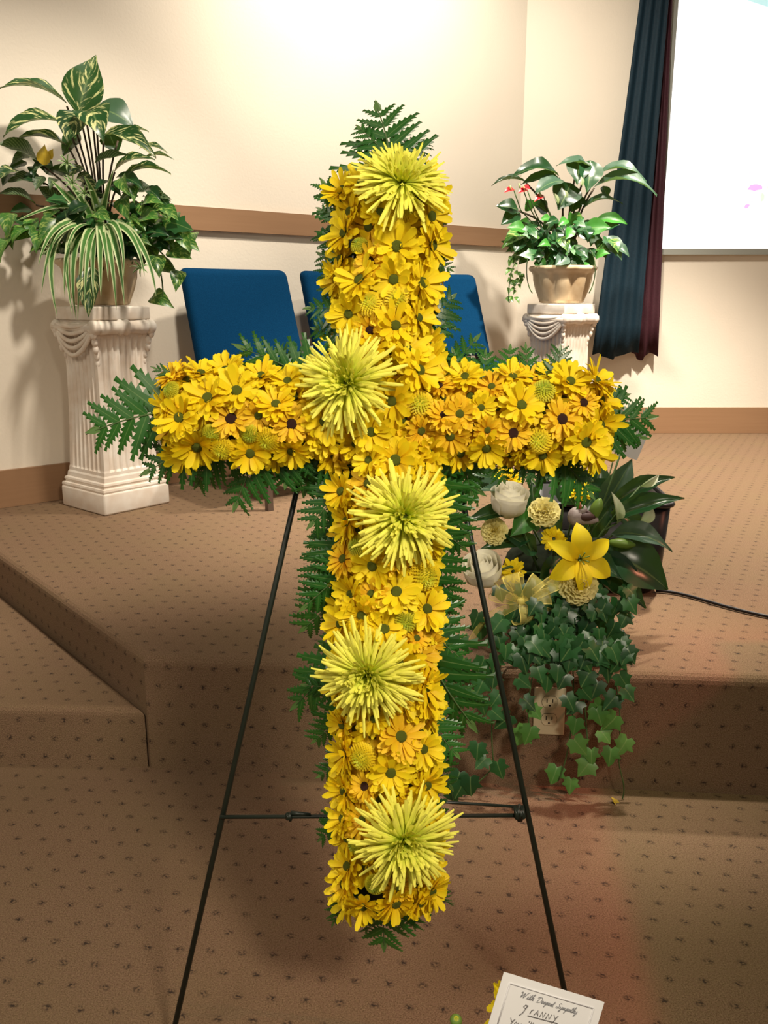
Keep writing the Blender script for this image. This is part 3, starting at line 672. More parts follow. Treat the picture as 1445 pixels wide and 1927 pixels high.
# foam core
def core_bar(x0, x1, z0, z1, name):
    lo = (x0, -.022, z0); hi = (x1, .045, z1); obj(name, rounded_box(name, lo, hi, .02, M['foam'], 3), cross)
a, b = on_cross(732, 330), on_cross(732, 1690); core_bar(a.x-.050, a.x+.050, b.z, a.z, 'foam_core')
a, b = on_cross(330, 785), on_cross(1110, 785); core_bar(a.x, b.x, a.z-.046, a.z+.046, 'foam_core')
FL = '''y 716 400 40;y 747 464 50;y 648 438 46;y 811 407 46;y 813 462 46;o 676 462 17;b 698 493 37;y 677 527 48;y 741 526 45;y 794 533 50;y 634 526 40;p 696 573 25;p 746 564 25;y 657 591 42;b 697 623 36;y 744 613 45;y 787 598 38;p 756 395 26
y 702 657 33;y 766 659 47;y 737 755 46;y 698 813 42;y 611 793 44;y 744 866 50;g 694 910 44;y 789 697 47;p 789 760 26
o 323 735 18;y 312 768 38;y 391 749 47;y 445 736 48;y 378 702 38;y 424 697 42;y 491 707 38;y 541 717 36;y 519 761 41;b 435 788 40;g 486 782 34;b 548 798 39;o 399 816 19;o 470 816 19;p 504 826 24;p 419 844 24;y 371 841 47;y 470 853 42;y 548 849 37;y 338 786 47
b 826 726 29;y 875 709 38;g 925 728 33;y 965 709 38;o 1023 736 23;y 1073 718 43;y 1122 716 42;b 835 783 34;g 865 779 36;y 905 767 30;y 981 763 45;b 1057 789 40;b 1098 758 31;y 1128 800 46;y 1130 752 42;g 792 811 36;g 847 821 39;g 917 809 29;b 966 815 37;p 1015 829 25;y 915 843 40;y 1021 856 40;y 809 853 38;y 1102 832 46
y 652 882 42;y 694 866 34;y 642 925 40;y 652 982 42;o 673 1027 20;o 702 1014 20;g 646 1052 40;y 701 1065 45;g 744 1045 40;p 797 1082 32;y 746 1114 48;g 699 1118 37;y 803 1146 46;y 660 1119 40;y 682 1158 47;y 723 1184 45;y 641 1174 42;o 764 1169 22;g 784 1201 29;y 749 1247 51;y 803 1293 42
y 758 1308 46;y 803 1318 42;y 704 1353 34;g 754 1386 50;y 644 1364 38;y 648 1418 41;p 683 1424 28;y 797 1410 39;y 735 1454 45;b 687 1480 33;y 648 1490 41;y 803 1478 41;g 683 1544 43;y 645 1540 38;y 653 1578 34;o 671 1590 20;y 654 1630 41;y 648 1664 42;y 683 1706 38;o 706 1664 20;g 750 1670 36;y 745 1700 43;y 813 1678 40;y 790 1700 36;y 806 1600 40;y 810 960 36;y 806 1020 36;y 640 1280 40'''
SM = [(754, 350, 98), (656, 722, 104), (758, 972, 104), (694, 1268, 102), (758, 1578, 106)]
flowers = []
for ln in FL.replace('\n', ';').split(';'):
    k, x, y, r = ln.split(); flowers.append((k, float(x), float(y), float(r)))
# fill the gaps between them with half-hidden flowers further in
fill = []
def gap(x, y, d):
    return all((x-f[1])**2+(y-f[2])**2 > d*d for f in flowers+fill)
rg = random.Random(3)
for _ in range(2500):
    if rg.random() < .62: x, y = rg.uniform(640, 815), rg.uniform(340, 1715)
    else: x, y = rg.uniform(318, 1130), rg.uniform(705, 860)
    if gap(x, y, 27): fill.append((rg.choice('yyyyyygg'), x, y, rg.uniform(34, 44)))
def cross_dir(x, y, rnd):
    """facing direction in the cross frame and how far proud of the plane: the bars are rounded"""
    inv = 630 < x < 840; dx = (x-732)/100; dy = (785-y)/95
    inh = 690 < y < 885
    if inh and not (655 < x < 800): fx = 0; fz = dy; e = abs(dy); 
    elif inh: fx = dx*.5; fz = 0; e = abs(dx)*.4
    else: fx = dx; fz = 0; e = abs(dx)
    if x < 355: fx = -(355-x)/55
    if x > 1085: fx = (x-1085)/55
    if y < 380: fz = (380-y)/90
    if y > 1650: fz = -(y-1650)/110
    e = min(1, max(abs(fx), abs(fz)))
    n = V((fx*.95+rnd.uniform(-.38, .38), -1+.30*e, fz*.95+rnd.uniform(-.30, .40))).normalized()
    return n, .052*math.sqrt(max(0, 1-e*e))+.004
def add_flower(k, x, y, r, sub=0.0):
    n, off = cross_dir(x, y, rg); R = r*K
    p = on_cross(x, y, off-sub)
    q = n.to_track_quat('Z', 'Y').to_matrix().to_4x4() @ Matrix.Rotation(rg.uniform(0, 6.28), 4, 'Z')
    W = CM @ Matrix.Translation(p) @ q @ Matrix.Scale(R, 4)
    if k in 'yg':
        o = obj('daisy', rg.choice(DAISY) if k == 'y' else rg.choice(GOLD), cross, W); obj('flower_centre', DISC['g'], o)
    elif k == 'b':
        o = obj('daisy', rg.choice(GOLD), cross, W); obj('flower_centre', DISC['b'], o)
    else: o = obj('button_mum', POM[0 if k == 'p' else 1], cross, W)
    return o
for f in flowers: add_flower(*f)
for f in fill: add_flower(*f, sub=.016)
for i, (x, y, r) in enumerate(SM):
    n = [V((.15,-.85,.50)), V((-.30,-.95,.08)), V((.22,-.95,.10)), V((-.22,-.95,-.10)), V((.22,-.95,-.10))][i].normalized()
    W = CM @ Matrix.Translation(on_cross(x, y, .070)) @ n.to_track_quat('Z', 'Y').to_matrix().to_4x4() @ Matrix.Rotation(i*1.3, 4, 'Z') @ Matrix.Scale(r*K, 4)
    o = obj('spider_mum', SPIDER[i % 3], cross, W); obj('flower_centre', SPC, o)
    if i == 0: o['label'] = 'topmost pale lemon spider mum'
# fern fronds
def frond_mesh(name, seed, full=1.0):
    """leatherleaf frond: toothed lance-shaped pinnae in pairs along a stalk"""
    r = random.Random(seed); m = MB(); rach = [V((.03*math.sin(3*v), v, .05*4*v*(1-v))) for v in [i/10 for i in range(11)]]
    npn = 6
    for i in range(npn):
        v = .05+.86*i/npn; c = V((.03*math.sin(3*v), v, .05*4*v*(1-v)))
        for s_ in (-1, 1):
            ln = (.50*(1-v)**.8+.08)*full*r.uniform(.85, 1.1); ang = math.radians(58-24*v)+r.uniform(-.1, .1)
            d = V((s_*math.sin(ang), math.cos(ang), r.uniform(-.18, .10))).normalized(); nr = d.cross(V((0, 0, 1))).normalized(); nl = 7 if ln > .28 else 5
            drop = r.uniform(.02, .12)
            def hw(f_): return ln*.21*(min(1, .45+f_*2.5))*(1-f_)**.7
            for q in range(nl):
                f_ = q/nl; f2 = (q+1)/nl
                A_ = c+d*ln*f_-V((0,0,drop*f_*f_)); B_ = c+d*ln*f2-V((0,0,drop*f2*f2))
                for s2 in (-1, 1):
                    tp = A_.lerp(B_, 1.05)+nr*s2*(hw((f_+f2)/2)*1.15+.006)+V((0, 0, -.012)); nt = A_+nr*s2*hw(f_)*.62; n2 = B_+nr*s2*hw(f2)*.62
                    m.add([A_, nt, tp, n2, B_], [(0,1,2,3,4) if s2 > 0 else (4,3,2,1,0)], [(.5,.2),(.2,.4),(.15,.9),(.3,.6),(.5,.3)])
    v = .84; c = V((.03*math.sin(3*v), v, .025)); m.add([c+V((-.03,0,0)), c+V((.03,0,0)), c+V((.034,.07,0)), c+V((0,.165,-.01)), c+V((-.034,.07,0))], [(0,1,2,3,4)], [(.5,.5)]*5)
    return m.mesh(name, M['fern'], False, True), MB().tube(rach, [.014*(1-.6*i/10) for i in range(11)], 4).mesh('frond_stem', M['stem'])
FR = [frond_mesh('fern_frond', k, 1.0+.15*(k % 2)) for k in range(4)]
FERN = [((738,330),(703,190),150),((735,300),(798,262),70),((730,300),(668,236),60),((668,440),(606,345),70),((668,430),(600,395),50),((668,480),(598,440),55),((665,530),(600,480),60),((660,560),(606,505),55),((670,590),(578,583),70),((660,640),(590,620),55),
 ((800,480),(850,508),40),((790,610),(852,556),70),((790,650),(845,600),45),((800,400),(838,420),45),
 ((600,720),(450,655),85),((560,715),(520,660),60),((370,730),(290,694),36),((340,770),(178,814),120),((350,790),(276,838),46),((420,715),(400,680),40),
 ((400,830),(276,892),90),((430,840),(372,915),70),((500,840),(446,955),95),((560,830),(540,915),80),((620,840),(605,940),100),((600,850),(575,930),80),((660,900),(578,905),70),((520,840),(490,905),70),((640,860),(560,880),70),
 ((670,900),(586,990),80),((665,960),(588,1040),76),((665,1010),(580,1095),70),((670,1060),(572,1145),76),((668,1100),(572,1184),84),((660,1180),(604,1214),40),((670,1230),(558,1330),90),((660,1300),(572,1290),60),((660,1340),(592,1395),60),((665,1420),(600,1462),50),((665,1530),(604,1580),50),((655,1660),(627,1738),40),
 ((733,1660),(726,1780),100),((700,1690),(690,1752),50),((770,1680),(782,1745),50),((800,1660),(850,1700),30),
 ((800,850),(905,925),80),((800,880),(880,1005),90),((800,960),(875,1030),76),((800,1020),(864,1135),84),((800,1080),(850,1190),70),((790,1160),(872,1240),90),((790,1200),(892,1362),120),((795,1250),(890,1300),80),((800,1340),(862,1420),70),((800,1400),(850,1480),60),((800,1500),(840,1540),40),
 ((815,730),(895,636),80),((900,740),(912,662),50),((945,735),(958,655),60),((985,735),(1016,688),50),((990,735),(988,652),44),((1040,735),(1052,654),50),((870,730),(850,660),60),
 ((1090,790),(1226,782),90),((1100,800),(1212,822),60),((1110,760),(1180,742),50),((960,830),(1005,905),50),((1030,830),(1112,930),90),((870,840),(890,930),60),((1070,830),(1085,920),70),((930,840),(950,905),60),((990,840),(1030,900),60)]
for i, (b_, t_, w_) in enumerate(FERN):
    w_ *= 1.3; t_ = (t_[0]+.10*(t_[0]-b_[0]), t_[1]+.10*(t_[1]-b_[1])) if i > 2 else t_
    p0 = CM @ on_cross(*b_, .012); p1 = CM @ on_cross(*t_, random.uniform(-.035, .02)); me, st = FR[i % 4]
    hint = CN+V((random.uniform(-.35, .35), 0, random.uniform(-.3, .3)))
    L = (p1-p0).length; Wf = leaf_matrix(p0, p1, min(L*1.5, w_*K/.78), hint, L)
    o = obj('fern_frond', me, cross, Wf); obj('frond_stem', st, o)

# ------------------------------------------------------------------ wire easel
EO = -.058    # behind the cross plane
def E(x, y, off=EO): return CM @ on_cross(x, y, off)
def to_floor(p, q): d = q-p; return p+d*((0.004-p.z)/d.z)
apex = E(719, 285)
fl, fr = to_floor(E(570, 905), E(330, 1927)), to_floor(E(850, 880), E(1058, 1850))
ez = thing('wire_easel', ((fl.x+fr.x)/2, fl.y, 0), 'dark green wire easel with splayed legs holding the flower cross', 'easel')
I4 = Matrix.Identity(4)
def wire(name, pts, r, n=8): return obj(name, MB().tube(pts, r, n).mesh(name, M['wire']), ez, I4)
wire('leg', [apex+V((-.012,0,0)), fl], .0042); wire('leg', [apex+V((.012,0,0)), fr], .0042)
wire('back_leg', [apex+V((0,.008,.0)), V((apex.x, apex.y+.22, .75)), V((apex.x+.005, apex.y+.36, .003))], .0042)
wire('apex_hook', [apex+V((-.02,-.002,-.01)), apex+V((0,0,.012)), apex+V((.02,-.002,-.01))], .005)
a, b = E(421, 1533), E(978, 1530); wire('crossbar', [a+V((-.004,-.006,0)), b+V((0,-.006,0))], .0030)
wire('crossbar', [E(640,1520,EO)+V((0,.01,0)), E(800,1514,EO)+V((0,.01,0)), E(978,1524,EO)+V((0,.008,0))], .0022)
def knot(c, r, n):
    m = MB()
    pts = [c+V((r*1.5*(k/n-.5), r*math.cos(k*1.7), r*math.sin(k*1.7))) for k in range(n)]
    m.tube(pts, .0032, 6); return m
obj('wire_tie', knot(E(977, 1527)+V((0,-.004,0)), .010, 16).mesh('wire_tie', M['wire']), ez, I4)
obj('wire_tie', knot(E(545, 1532)+V((0,-.006,0)), .0045, 8).mesh('wire_tie', M['wire']), ez, I4)
wire('wire_end', [E(548,1528)+V((0,-.006,.002)), E(585,1531)+V((0,-.006,.002))], [.0036, .0026])

# ------------------------------------------------------------------ arrangement on the stage
AB = V((.40, 2.02, S))
ar = thing('flower_arrangement', AB, 'arrangement with white roses, yellow lily, sheer bow and trailing ivy on the stage edge', 'flowers')
def G(x, y, Y=1.98): return at_y(x, y, Y)
pxa = 2.15/F
m = MB().lathe([(.07,0),(.085,.005),(.10,.06),(.108,.12),(.112,.125),(.112,.14),(.100,.14),(.095,.12)], 28); obj('pot', m.mesh('pot', M['navy']), ar, Matrix.Translation(AB))
obj('soil', MB().lathe([(.10,.125),(.05,.16),(.001,.17)], 20).mesh('soil', M['foam']), ar, Matrix.Translation(AB))
obj('foliage_mound', MB().ball(AB+V((.04,.03,.16)), (.15,.09,.09), 14, 8).mesh('foliage_mound', M['foam']), ar, I4)
AL = [((960,940),(862,925),38,'grey',.02,-.05,(0,-.6,.8),1),((965,930),(880,890),40,'dark',.1,.08,(0,-.7,.7),1),((1010,1000),(1000,905),40,'dark',.1,.12,(0,-1,.2),0),((1110,960),(1130,860),60,'dark',.1,.14,(.1,-1,.2),0),((1130,960),(1190,862),60,'grey',.08,.10,(.2,-1,.3),0),
 ((1150,950),(1270,898),34,'dark',.05,.03,(.1,-.7,.7),1),((1140,985),(1288,938),38,'dark',.02,-.02,(.1,-.7,.7),1),((1150,1005),(1265,1038),46,'grey',0,-.06,(.1,-.7,.7),2),((1120,1030),(1256,1110),86,'dark',-.02,-.05,(.2,-.9,.5),1),((1110,1040),(1215,1145),70,'dark',-.03,-.08,(.1,-.9,.5),0),
 ((1090,1040),(1170,1090),50,'dark',-.04,-.1,(.1,-.9,.5),0),((1100,920),(1060,880),40,'bright',.1,.12,(0,-1,.3),0),((1080,950),(1040,890),44,'dark',.08,.1,(0,-1,.3),0),((990,970),(872,985),36,'dark',.02,-.06,(0,-.7,.7),1),((1000,1010),(900,1035),36,'dark',0,-.04,(0,-.8,.6),0),((1010,1040),(940,1000),40,'dark',0,-.04,(0,-.9,.6),0),
 ((1060,1050),(1010,1110),44,'dark',-.03,-.08,(0,-.9,.5),0),((1100,1010),(1150,950),44,'dark',.03,.02,(.1,-1,.3),1),((1075,985),(1120,930),40,'dark',.03,.05,(.1,-1,.3),1),((1060,1060),(1050,1130),50,'dark',-.04,-.1,(0,-.9,.4),0),((1110,1060),(1140,1130),50,'dark',-.04,-.1,(0,-.9,.4),0),((1160,960),(1215,1010),40,'dark',.05,.05,(.1,-.8,.5),0),((1150,930),(1100,905),40,'dark',.08,.1,(0,-1,.3),0),((1005,960),(960,1010),44,'bright',-.02,-.05,(0,-1,.3),0),((1020,960),(1055,1010),44,'dark',-.01,-.03,(0,-1,.3),0),((940,1000),(905,960),30,'bright',.02,.0,(0,-1,.3),0)]
for b_, t_, w_, k, d0, d1, hn, vr in AL: put_leaf('leaf', k, ar, G(*b_, 1.98+d0), G(*t_, 1.98+d1), w_*pxa, hn, vr)
for (x, y, tx, ty, w_) in [(1160,985,1150,925,14),(1205,985,1222,945,24),(1205,915,1240,893,14),(1172,840,1182,790,22)]:
    put_leaf('white_spathe', 'spathe', ar, G(x, y), G(tx, ty), w_*pxa, (.2,-1,.2)); stem('stem', ar, [G(x, y), G(x*.6+1100*.4, y*.5+1010*.5), G(1090, 1060)], .0025, M['stem'])
for (x, y, tx, ty, w_) in [(1112,980,1130,938,22),(1143,1020,1196,1026,19)]:
    p0, p1 = G(x, y, 1.93), G(tx, ty, 1.92); pts = [p0.lerp(p1, k/8) for k in range(9)]; r_ = w_*pxa*.5
    obj('lily_bud', MB().tube(pts, [r_*q for q in (.25,.55,.8,.95,1,.98,.85,.6,.2)], 8).mesh('lily_bud', M['bud']), ar, I4); stem('stem', ar, [p0, p0.lerp(G(1090,1050), .5), G(1090, 1050)], .003, M['stem'])
def rose(x, y, r, n, Y):
    c = G(x, y, Y); m = MB(); rr = random.Random(int(x)); R = r*pxa
    for layer in range(5):
        rad = [.16,.34,.52,.70,.86][layer]; top = [.72,.72,.68,.60,.42][layer]; k_ = [2,3,3,3,4][layer]; tipo = [.0,.01,.03,.07,.10][layer]
        for k in range(k_):
            a0 = 2*math.pi*k/k_+layer*1.1; span = 2*math.pi/k_*.72; rows = []; us = []
            for i in range(8):
                v = i/7
                for j in range(9):
                    u = j/8; a = a0+(u-.5)*2*span; rv = rad*(.25+.75*math.sin(min(1, v*1.5)*math.pi/2))-rad*.10*max(0, v-.55)*(layer < 3)*2+tipo*max(0, v-.72)**2*9*(1-.5*abs(2*u-1))+.05*(u-.5)
                    rows.append(V((rv*math.cos(a), rv*math.sin(a), -.95+(top+.95)*v*(1-.22*(2*u-1)**4)-tipo*.5*max(0, v-.85)))); us.append((u, v))
            m.add(rows, [(i*9+j, i*9+j+1, (i+1)*9+j+1, (i+1)*9+j) for i in range(7) for j in range(8)], us)
    W = Matrix.Translation(c) @ V(n).normalized().to_track_quat('Z', 'Y').to_matrix().to_4x4() @ Matrix.Scale(R, 4)
    o = obj('rose', m.mesh('rose', M['rose'], True, True), ar, W)
    stem('stem', ar, [c-V(n).normalized()*R*.4, c.lerp(G(1010, 1060), .5), G(1020, 1090)], .003, M['stem'])
rose(958, 940, 37, (.05,-.30,.95), 1.93); rose(908, 1072, 38, (-.2,-.48,.85), 1.88)
def carnation(x, y, r, n, Y, s=1):
    c = G(x, y, Y); m = MB(); rr = random.Random(int(x*y))
    for k in range(46):
        f = k/45; a = k*2.4; el = math.radians(80-88*f); ca, sa = math.cos(a), math.sin(a); rows = []; us = []
        for i in range(4):
            v = i/3; L = .15+.82*v*(.75+.25*f)
            for j in range(6):
                u = j/5-.5; wv = .62*v+.06; ruf = .09*v*v*math.sin(j*2.6+k)+.04*rr.uniform(-1, 1)*v
                d = V((math.cos(el)*ca, math.cos(el)*sa, math.sin(el)*.8)); sd = V((-sa, ca, 0)); nn = d.cross(sd)
                rows.append(d*(L-.22*u*u*v+.05*rr.uniform(-1, 1)*(i == 3))+sd*u*wv+nn*ruf); us.append((u+.5, v))
        m.add(rows, [(i*6+j, i*6+j+1, (i+1)*6+j+1, (i+1)*6+j) for i in range(3) for j in range(5)], us)
    W = Matrix.Translation(c) @ V(n).normalized().to_track_quat('Z', 'Y').to_matrix().to_4x4() @ Matrix.Scale(r*pxa, 4)
    obj('carnation', m.mesh('carnation', M['carn'], True, True), ar, W); stem('stem', ar, [c, c.lerp(G(1050, 1070, 2.0), .6), G(1050, 1090, 2.02)], .0028, M['stem'])
carnation(1024, 964, 30, (-.1,-.7,.6), 1.93); carnation(930, 1000, 26, (-.4,-.8,.3), 1.95); carnation(1088, 1102, 36, (.05,-.95,.1), 1.84)
def lily(x, y, r, n, Y):
    c = G(x, y, Y); m = MB()
    for k in range(6):
        a = math.pi/2+k*math.pi/3; ca, sa = math.cos(a), math.sin(a); rows = []; us = []; wd = .62 if k % 2 == 0 else .50
        for i in range(9):
            v = i/8; L = .06+.98*v; z = .30*math.sin(v*2.2)-.30*v*v+.05*(k % 2); wv = wd*math.sin(math.pi*min(1, .12+v*.88))**.8*(1 if v < .98 else .3)
            for j in range(5):
                u = j/4-.5; rows.append(V((L*ca-u*wv*sa, L*sa+u*wv*ca, z+.25*abs(u)*wv))); us.append((j/4, v))
        m.add(rows, [(i*5+j, (i+1)*5+j, (i+1)*5+j+1, i*5+j+1) for i in range(8) for j in range(4)], us)
    W = Matrix.Translation(c) @ V(n).normalized().to_track_quat('Z', 'Y').to_matrix().to_4x4() @ Matrix.Scale(r*pxa, 4)
    o = obj('lily', m.mesh('lily', M['lily'], True, True), ar, W)
    for k in range(6):
        a = k*1.05+.4; obj('stamen', MB().tube([(0,0,0),(.06*math.cos(a),.06*math.sin(a),.25),(.16*math.cos(a),.16*math.sin(a),.42)], [.014,.012,.02], 5).mesh('stamen', M['bud']), o)
    stem('stem', ar, [c, c.lerp(G(1090, 1080, 2.0), .6), G(1085, 1090, 2.02)], .0035, M['stem'])
lily(1090, 1052, 60, (.12,-.92,.30), 1.85)
for (x, y, r, n, Y) in [(1090, 927, 23, (.1,-.5,.8), 1.96), (1042, 1014, 22, (-.3,-.9,.2), 1.92), (965, 1075, 24, (-.3,-.6,.6), 1.93), (1065, 872, 28, (0,-.6,.8), 2.02), (952, 905, 30, (-.3,-.5,.7), 2.02)]:
    W = Matrix.Translation(G(x, y, Y)) @ V(n).normalized().to_track_quat('Z', 'Y').to_matrix().to_4x4() @ Matrix.Scale(r*pxa, 4)
    obj('daisy', DAISY[int(x) % 5], ar, W); stem('stem', ar, [G(x, y, Y), G(1050, 1080, 2.0)], .0025, M['stem'])
# sheer bow
def ribbon(name, pts, width, side, parent):
    rows = []; us = []; n = len(pts)-1
    for i, p in enumerate(pts):
        w_ = width[i] if isinstance(width, list) else width; s_ = V(side).normalized()
        t = (pts[min(i+1, n)]-pts[max(i-1, 0)]).normalized(); s_ = (s_-t*s_.dot(t)).normalized()
        for j in range(4): rows.append(p+s_*w_*(j/3-.5)); us.append((j/3, i/n))
    return obj(name, mesh(name, rows, [(i*4+j, i*4+j+1, (i+1)*4+j+1, (i+1)*4+j) for i in range(n) for j in range(3)], M['ribbon'], us), parent, I4)
bc = G(980, 1132, 1.85)
bow = obj('bow', MB().ball(bc, (.010,.010,.010)).mesh('bow_knot', M['ribbon']), ar, I4)
for (dx, dy, sp) in [(-14,-42,.6),(30,-34,.6),(-44,-20,.5),(46,-6,.5),(4,34,.5),(60,-30,.4)]:
    d = RIGHT*dx*pxa+UP*(-dy)*pxa; sd = d.cross(FWD).normalized(); h = sd*.014
    pts = bez(bc, bc+d*.5-FWD*.028+h*.3, bc+d*1.15-FWD*.034+h, bc+d*1.12, 7)[:-1]+bez(bc+d*1.12, bc+d*1.08+FWD*.022-h, bc+d*.5+FWD*.016-h*.3, bc, 7)
    ribbon('loop', pts, [.008+.032*math.sin(math.pi*k/(len(pts)-1))**.6 for k in range(len(pts))], sd+FWD*.25, bow)
for q in [((985,1140),(1010,1150),(1035,1150),(1061,1173)),((975,1140),(940,1150),(915,1160),(890,1205))]:
    ribbon('tail', bez(*[G(*c, 1.84) for c in q], n=9), [.012+.018*math.sin(min(1, k/4)*1.57) for k in range(10)], V((.2,-.2,1)), bow)
# little bird ornament
bp = G(1084, 972, 1.92)
bird = obj('bird_ornament', MB().ball(bp, (.020,.018,.022), 12, 8).ball(bp+V((.012,-.002,.016)), (.012,.012,.012), 10, 6).tube([bp+V((.012,0,-.006)), bp+V((.034,0,-.010)), bp+V((.05,0,-.008))], [.013,.009,.005], 8).mesh('bird_body', M['bird']), ar, I4)
bird['label'] = 'small grey bird figure with a brown wing'
obj('wing', MB().ball(bp+V((.020,-.010,.002)), (.020,.009,.010), 10, 6).tube([bp+V((.020,-.006,.014)), bp+V((.042,-.004,-.002))], [.006,.003], 6).mesh('wing', M['birdwing']), bird)
obj('beak', MB().tube([bp+V((.006,-.008,.022)), bp+V((.004,-.012,.036))], [.005,.0008], 6).mesh('beak', M['beak']), bird)
stem('perch_wire', ar, [bp+V((0,0,-.015)), AB+V((.06,-.02,.15))], .0015, M['wire'])
# card on a pick
def card_mesh(name, c, R, U, wdt, hgt, mat, th=.0006):
    n = R.cross(U); return mesh(name, [c+R*sx*wdt/2+U*sy*hgt/2+n*sz*th for sz in (-1, 1) for sx, sy in ((-1,-1),(1,-1),(1,1),(-1,1))], [(3,2,1,0),(4,5,6,7),(0,1,5,4),(1,2,6,5),(2,3,7,6),(3,0,4,7)], mat, smooth=False)
Yc = 2.12
tl, tr_, br_ = G(1168, 792, Yc), G(1222, 812, Yc), G(1193, 864, Yc)
R_ = (tr_-tl).normalized(); U_ = (tr_-br_); U_ = (U_-R_*U_.dot(R_)).normalized(); wC, hC = .092, (tr_-br_).length
cc = tr_-R_*wC/2-U_*hC/2
cd = obj('message_card', card_mesh('message_card', cc, R_, U_, wC, hC, M['card']), ar, I4); cd['label'] = 'small white message card on a pick'
M['faint'] = new_mat('faint_lilac_ink', (.62,.55,.62), .7, .2)
for k in range(3):
    mm = MB(); nrm = R_.cross(U_); nrm = nrm if nrm.y < 0 else -nrm
    pts = [cc+R_*(-.012+.05*j/24)+U_*(.012-.013*k+.0022*math.sin(j*1.9+k))+nrm*.0012 for j in range(20-3*k)]; mm.tube(pts, .0005, 4)
    obj('handwriting', mm.mesh('handwriting', M['faint']), cd)
stem('card_pick', ar, bez(G(1160, 850, Yc-.01), G(1162, 830, Yc-.01), G(1150, 880, Yc), G(1130, 960, 2.05), 8), .0018, M['stem'])
# ivy
IV = [(905,1185),(925,1215),(945,1180),(1000,1190),(975,1200),(1020,1170),(1045,1190),(1075,1180),(1105,1170),(1130,1180),(1155,1195),(1175,1215),(1180,1240),(1150,1235),(1120,1225),(1085,1215),(1050,1220),(1030,1215),(990,1225),(960,1240),(935,1250),(910,1260),(980,1250),(1010,1270),(1050,1268),(1090,1260),(1110,1280),(1140,1265),(1165,1285),(1175,1310),(1160,1325),(1125,1300),(1030,1285),(1065,1285),
 (910,1295),(930,1280),(905,1330),(925,1350),(985,1330),(1000,1345),(1065,1325),(1118,1340),(1122,1350),(1085,1368),(1160,1365),(1130,1390),(1080,1410),(1112,1425),(1150,1425),(1180,1408),(1110,1450),(1048,1460),(1075,1480),(900,1415),(915,1440),(935,1450),(885,1480),(870,1490),(990,1390),(1000,1385),(960,1365),(940,1320),(975,1290),(1095,1310),(1090,1335),(850,1500),(865,1470)]
YE = 1.866-.0837*1.0-.035     # just in front of the stage riser
for i, (x, y) in enumerate(IV):
    young = (y > 1335 and x > 970); s_ = random.uniform(40, 54) if y < 1330 else random.uniform(40, 54)
    if y < 1235: Y = 1.86-.05*(y-1170)/65
    else: Y = YE-random.uniform(0, .035)
    a = random.uniform(-.9, .9); c = G(x, y-s_*.35, Y); t_ = G(x+math.sin(a)*s_*.75, y-s_*.35+math.cos(a)*s_*.75, Y-.012)
    put_leaf('ivy_leaf', 'ivy_y' if young else 'ivy', ar, c, t_, (t_-c).length*random.uniform(.95, 1.15), (random.uniform(-.45, .45), -.9, random.uniform(.1, .5)))
rI = random.Random(11)
for i in range(170):
    x, y = min(1180, max(900, rI.gauss(1060, 68))), rI.uniform(1105, 1250); s_ = rI.uniform(34, 48); Y = (1.88-.07*(y-1105)/100+rI.uniform(-.03, .02)) if y < 1215 else YE-rI.uniform(-.005, .03); a = rI.uniform(-1, 1)
    c = G(x, y-s_*.3, Y); t_ = G(x+math.sin(a)*s_*.7, y+s_*.4, Y-.012); put_leaf('ivy_leaf', 'ivy', ar, c, t_, (t_-c).length, (rI.uniform(-.5, .5), -.9, .4))
for q in [((1060,1150),(1100,1230),(1100,1350),(1110,1450)),((1020,1150),(930,1200),(915,1330),(930,1450)),((1080,1150),(1170,1220),(1170,1330),(1165,1420)),((1040,1160),(1000,1240),(985,1330),(1000,1400)),((1070,1180),(1090,1300),(1075,1420),(1050,1470)),((930,1440),(910,1470),(880,1485),(850,1510)),((1165,1420),(1160,1450),(1185,1480),(1168,1510))]:
    pts = bez(*[G(*c, YE-.012 if c[1] > 1235 else 1.83) for c in q], n=14); stem('vine', ar, pts, .0016, M['stem'])
put_leaf('dry_leaf', 'yellow', ar, G(1150, 1500, YE-.02), G(1160, 1535, YE-.03), 12*pxa, (.6,-.7,.2))

# dark tub behind the arrangement
tb = thing('tub', (.605, 2.42, S), 'dark rectangular plastic tub with rolled rim behind the white roses and ivy', 'tub', (0, 0, math.radians(-4)))
def ring_r(hx, hy, z, r, n=5):
    out = []
    for cx_, cy_, a0 in ((hx-r, hy-r, 0), (-hx+r, hy-r, 90), (-hx+r, -hy+r, 180), (hx-r, -hy+r, 270)):
        for k in range(n+1): a = math.radians(a0+90*k/n); out.append(V((cx_+r*math.cos(a), cy_+r*math.sin(a), z)))
    return out
m = MB().grid([ring_r(hx, hy, z, r) for hx, hy, z, r in [(.12,.10,.0,.04),(.150,.115,.004,.04),(.166,.130,.03,.04),(.176,.142,.255,.035),(.168,.134,.255,.03),(.155,.12,.03,.03),(.02,.02,.02,.01)]], close=True)
obj('body', m.mesh('body', M['black']), tb)
obj('rim', MB().tube(ring_r(.180,.146,.258,.036)+[ring_r(.180,.146,.258,.036)[0]], .007, 6).mesh('rim', M['black']), tb)
# cable
cpts = bez(at_z(1225,1116,S+.006)+V((.02,.02,0)), at_z(1290,1112,S+.006), at_z(1340,1140,S+.006), at_z(1450,1161,S+.006), 12)+[at_z(1540,1180,S+.006), at_z(1650,1190,S+.006)]
cab = obj('power_cable', MB().tube(cpts, .0045, 8).mesh('power_cable', M['rubber'])); setp(cab, 'thin black cable running right from the dark tub across the stage carpet', 'cable')

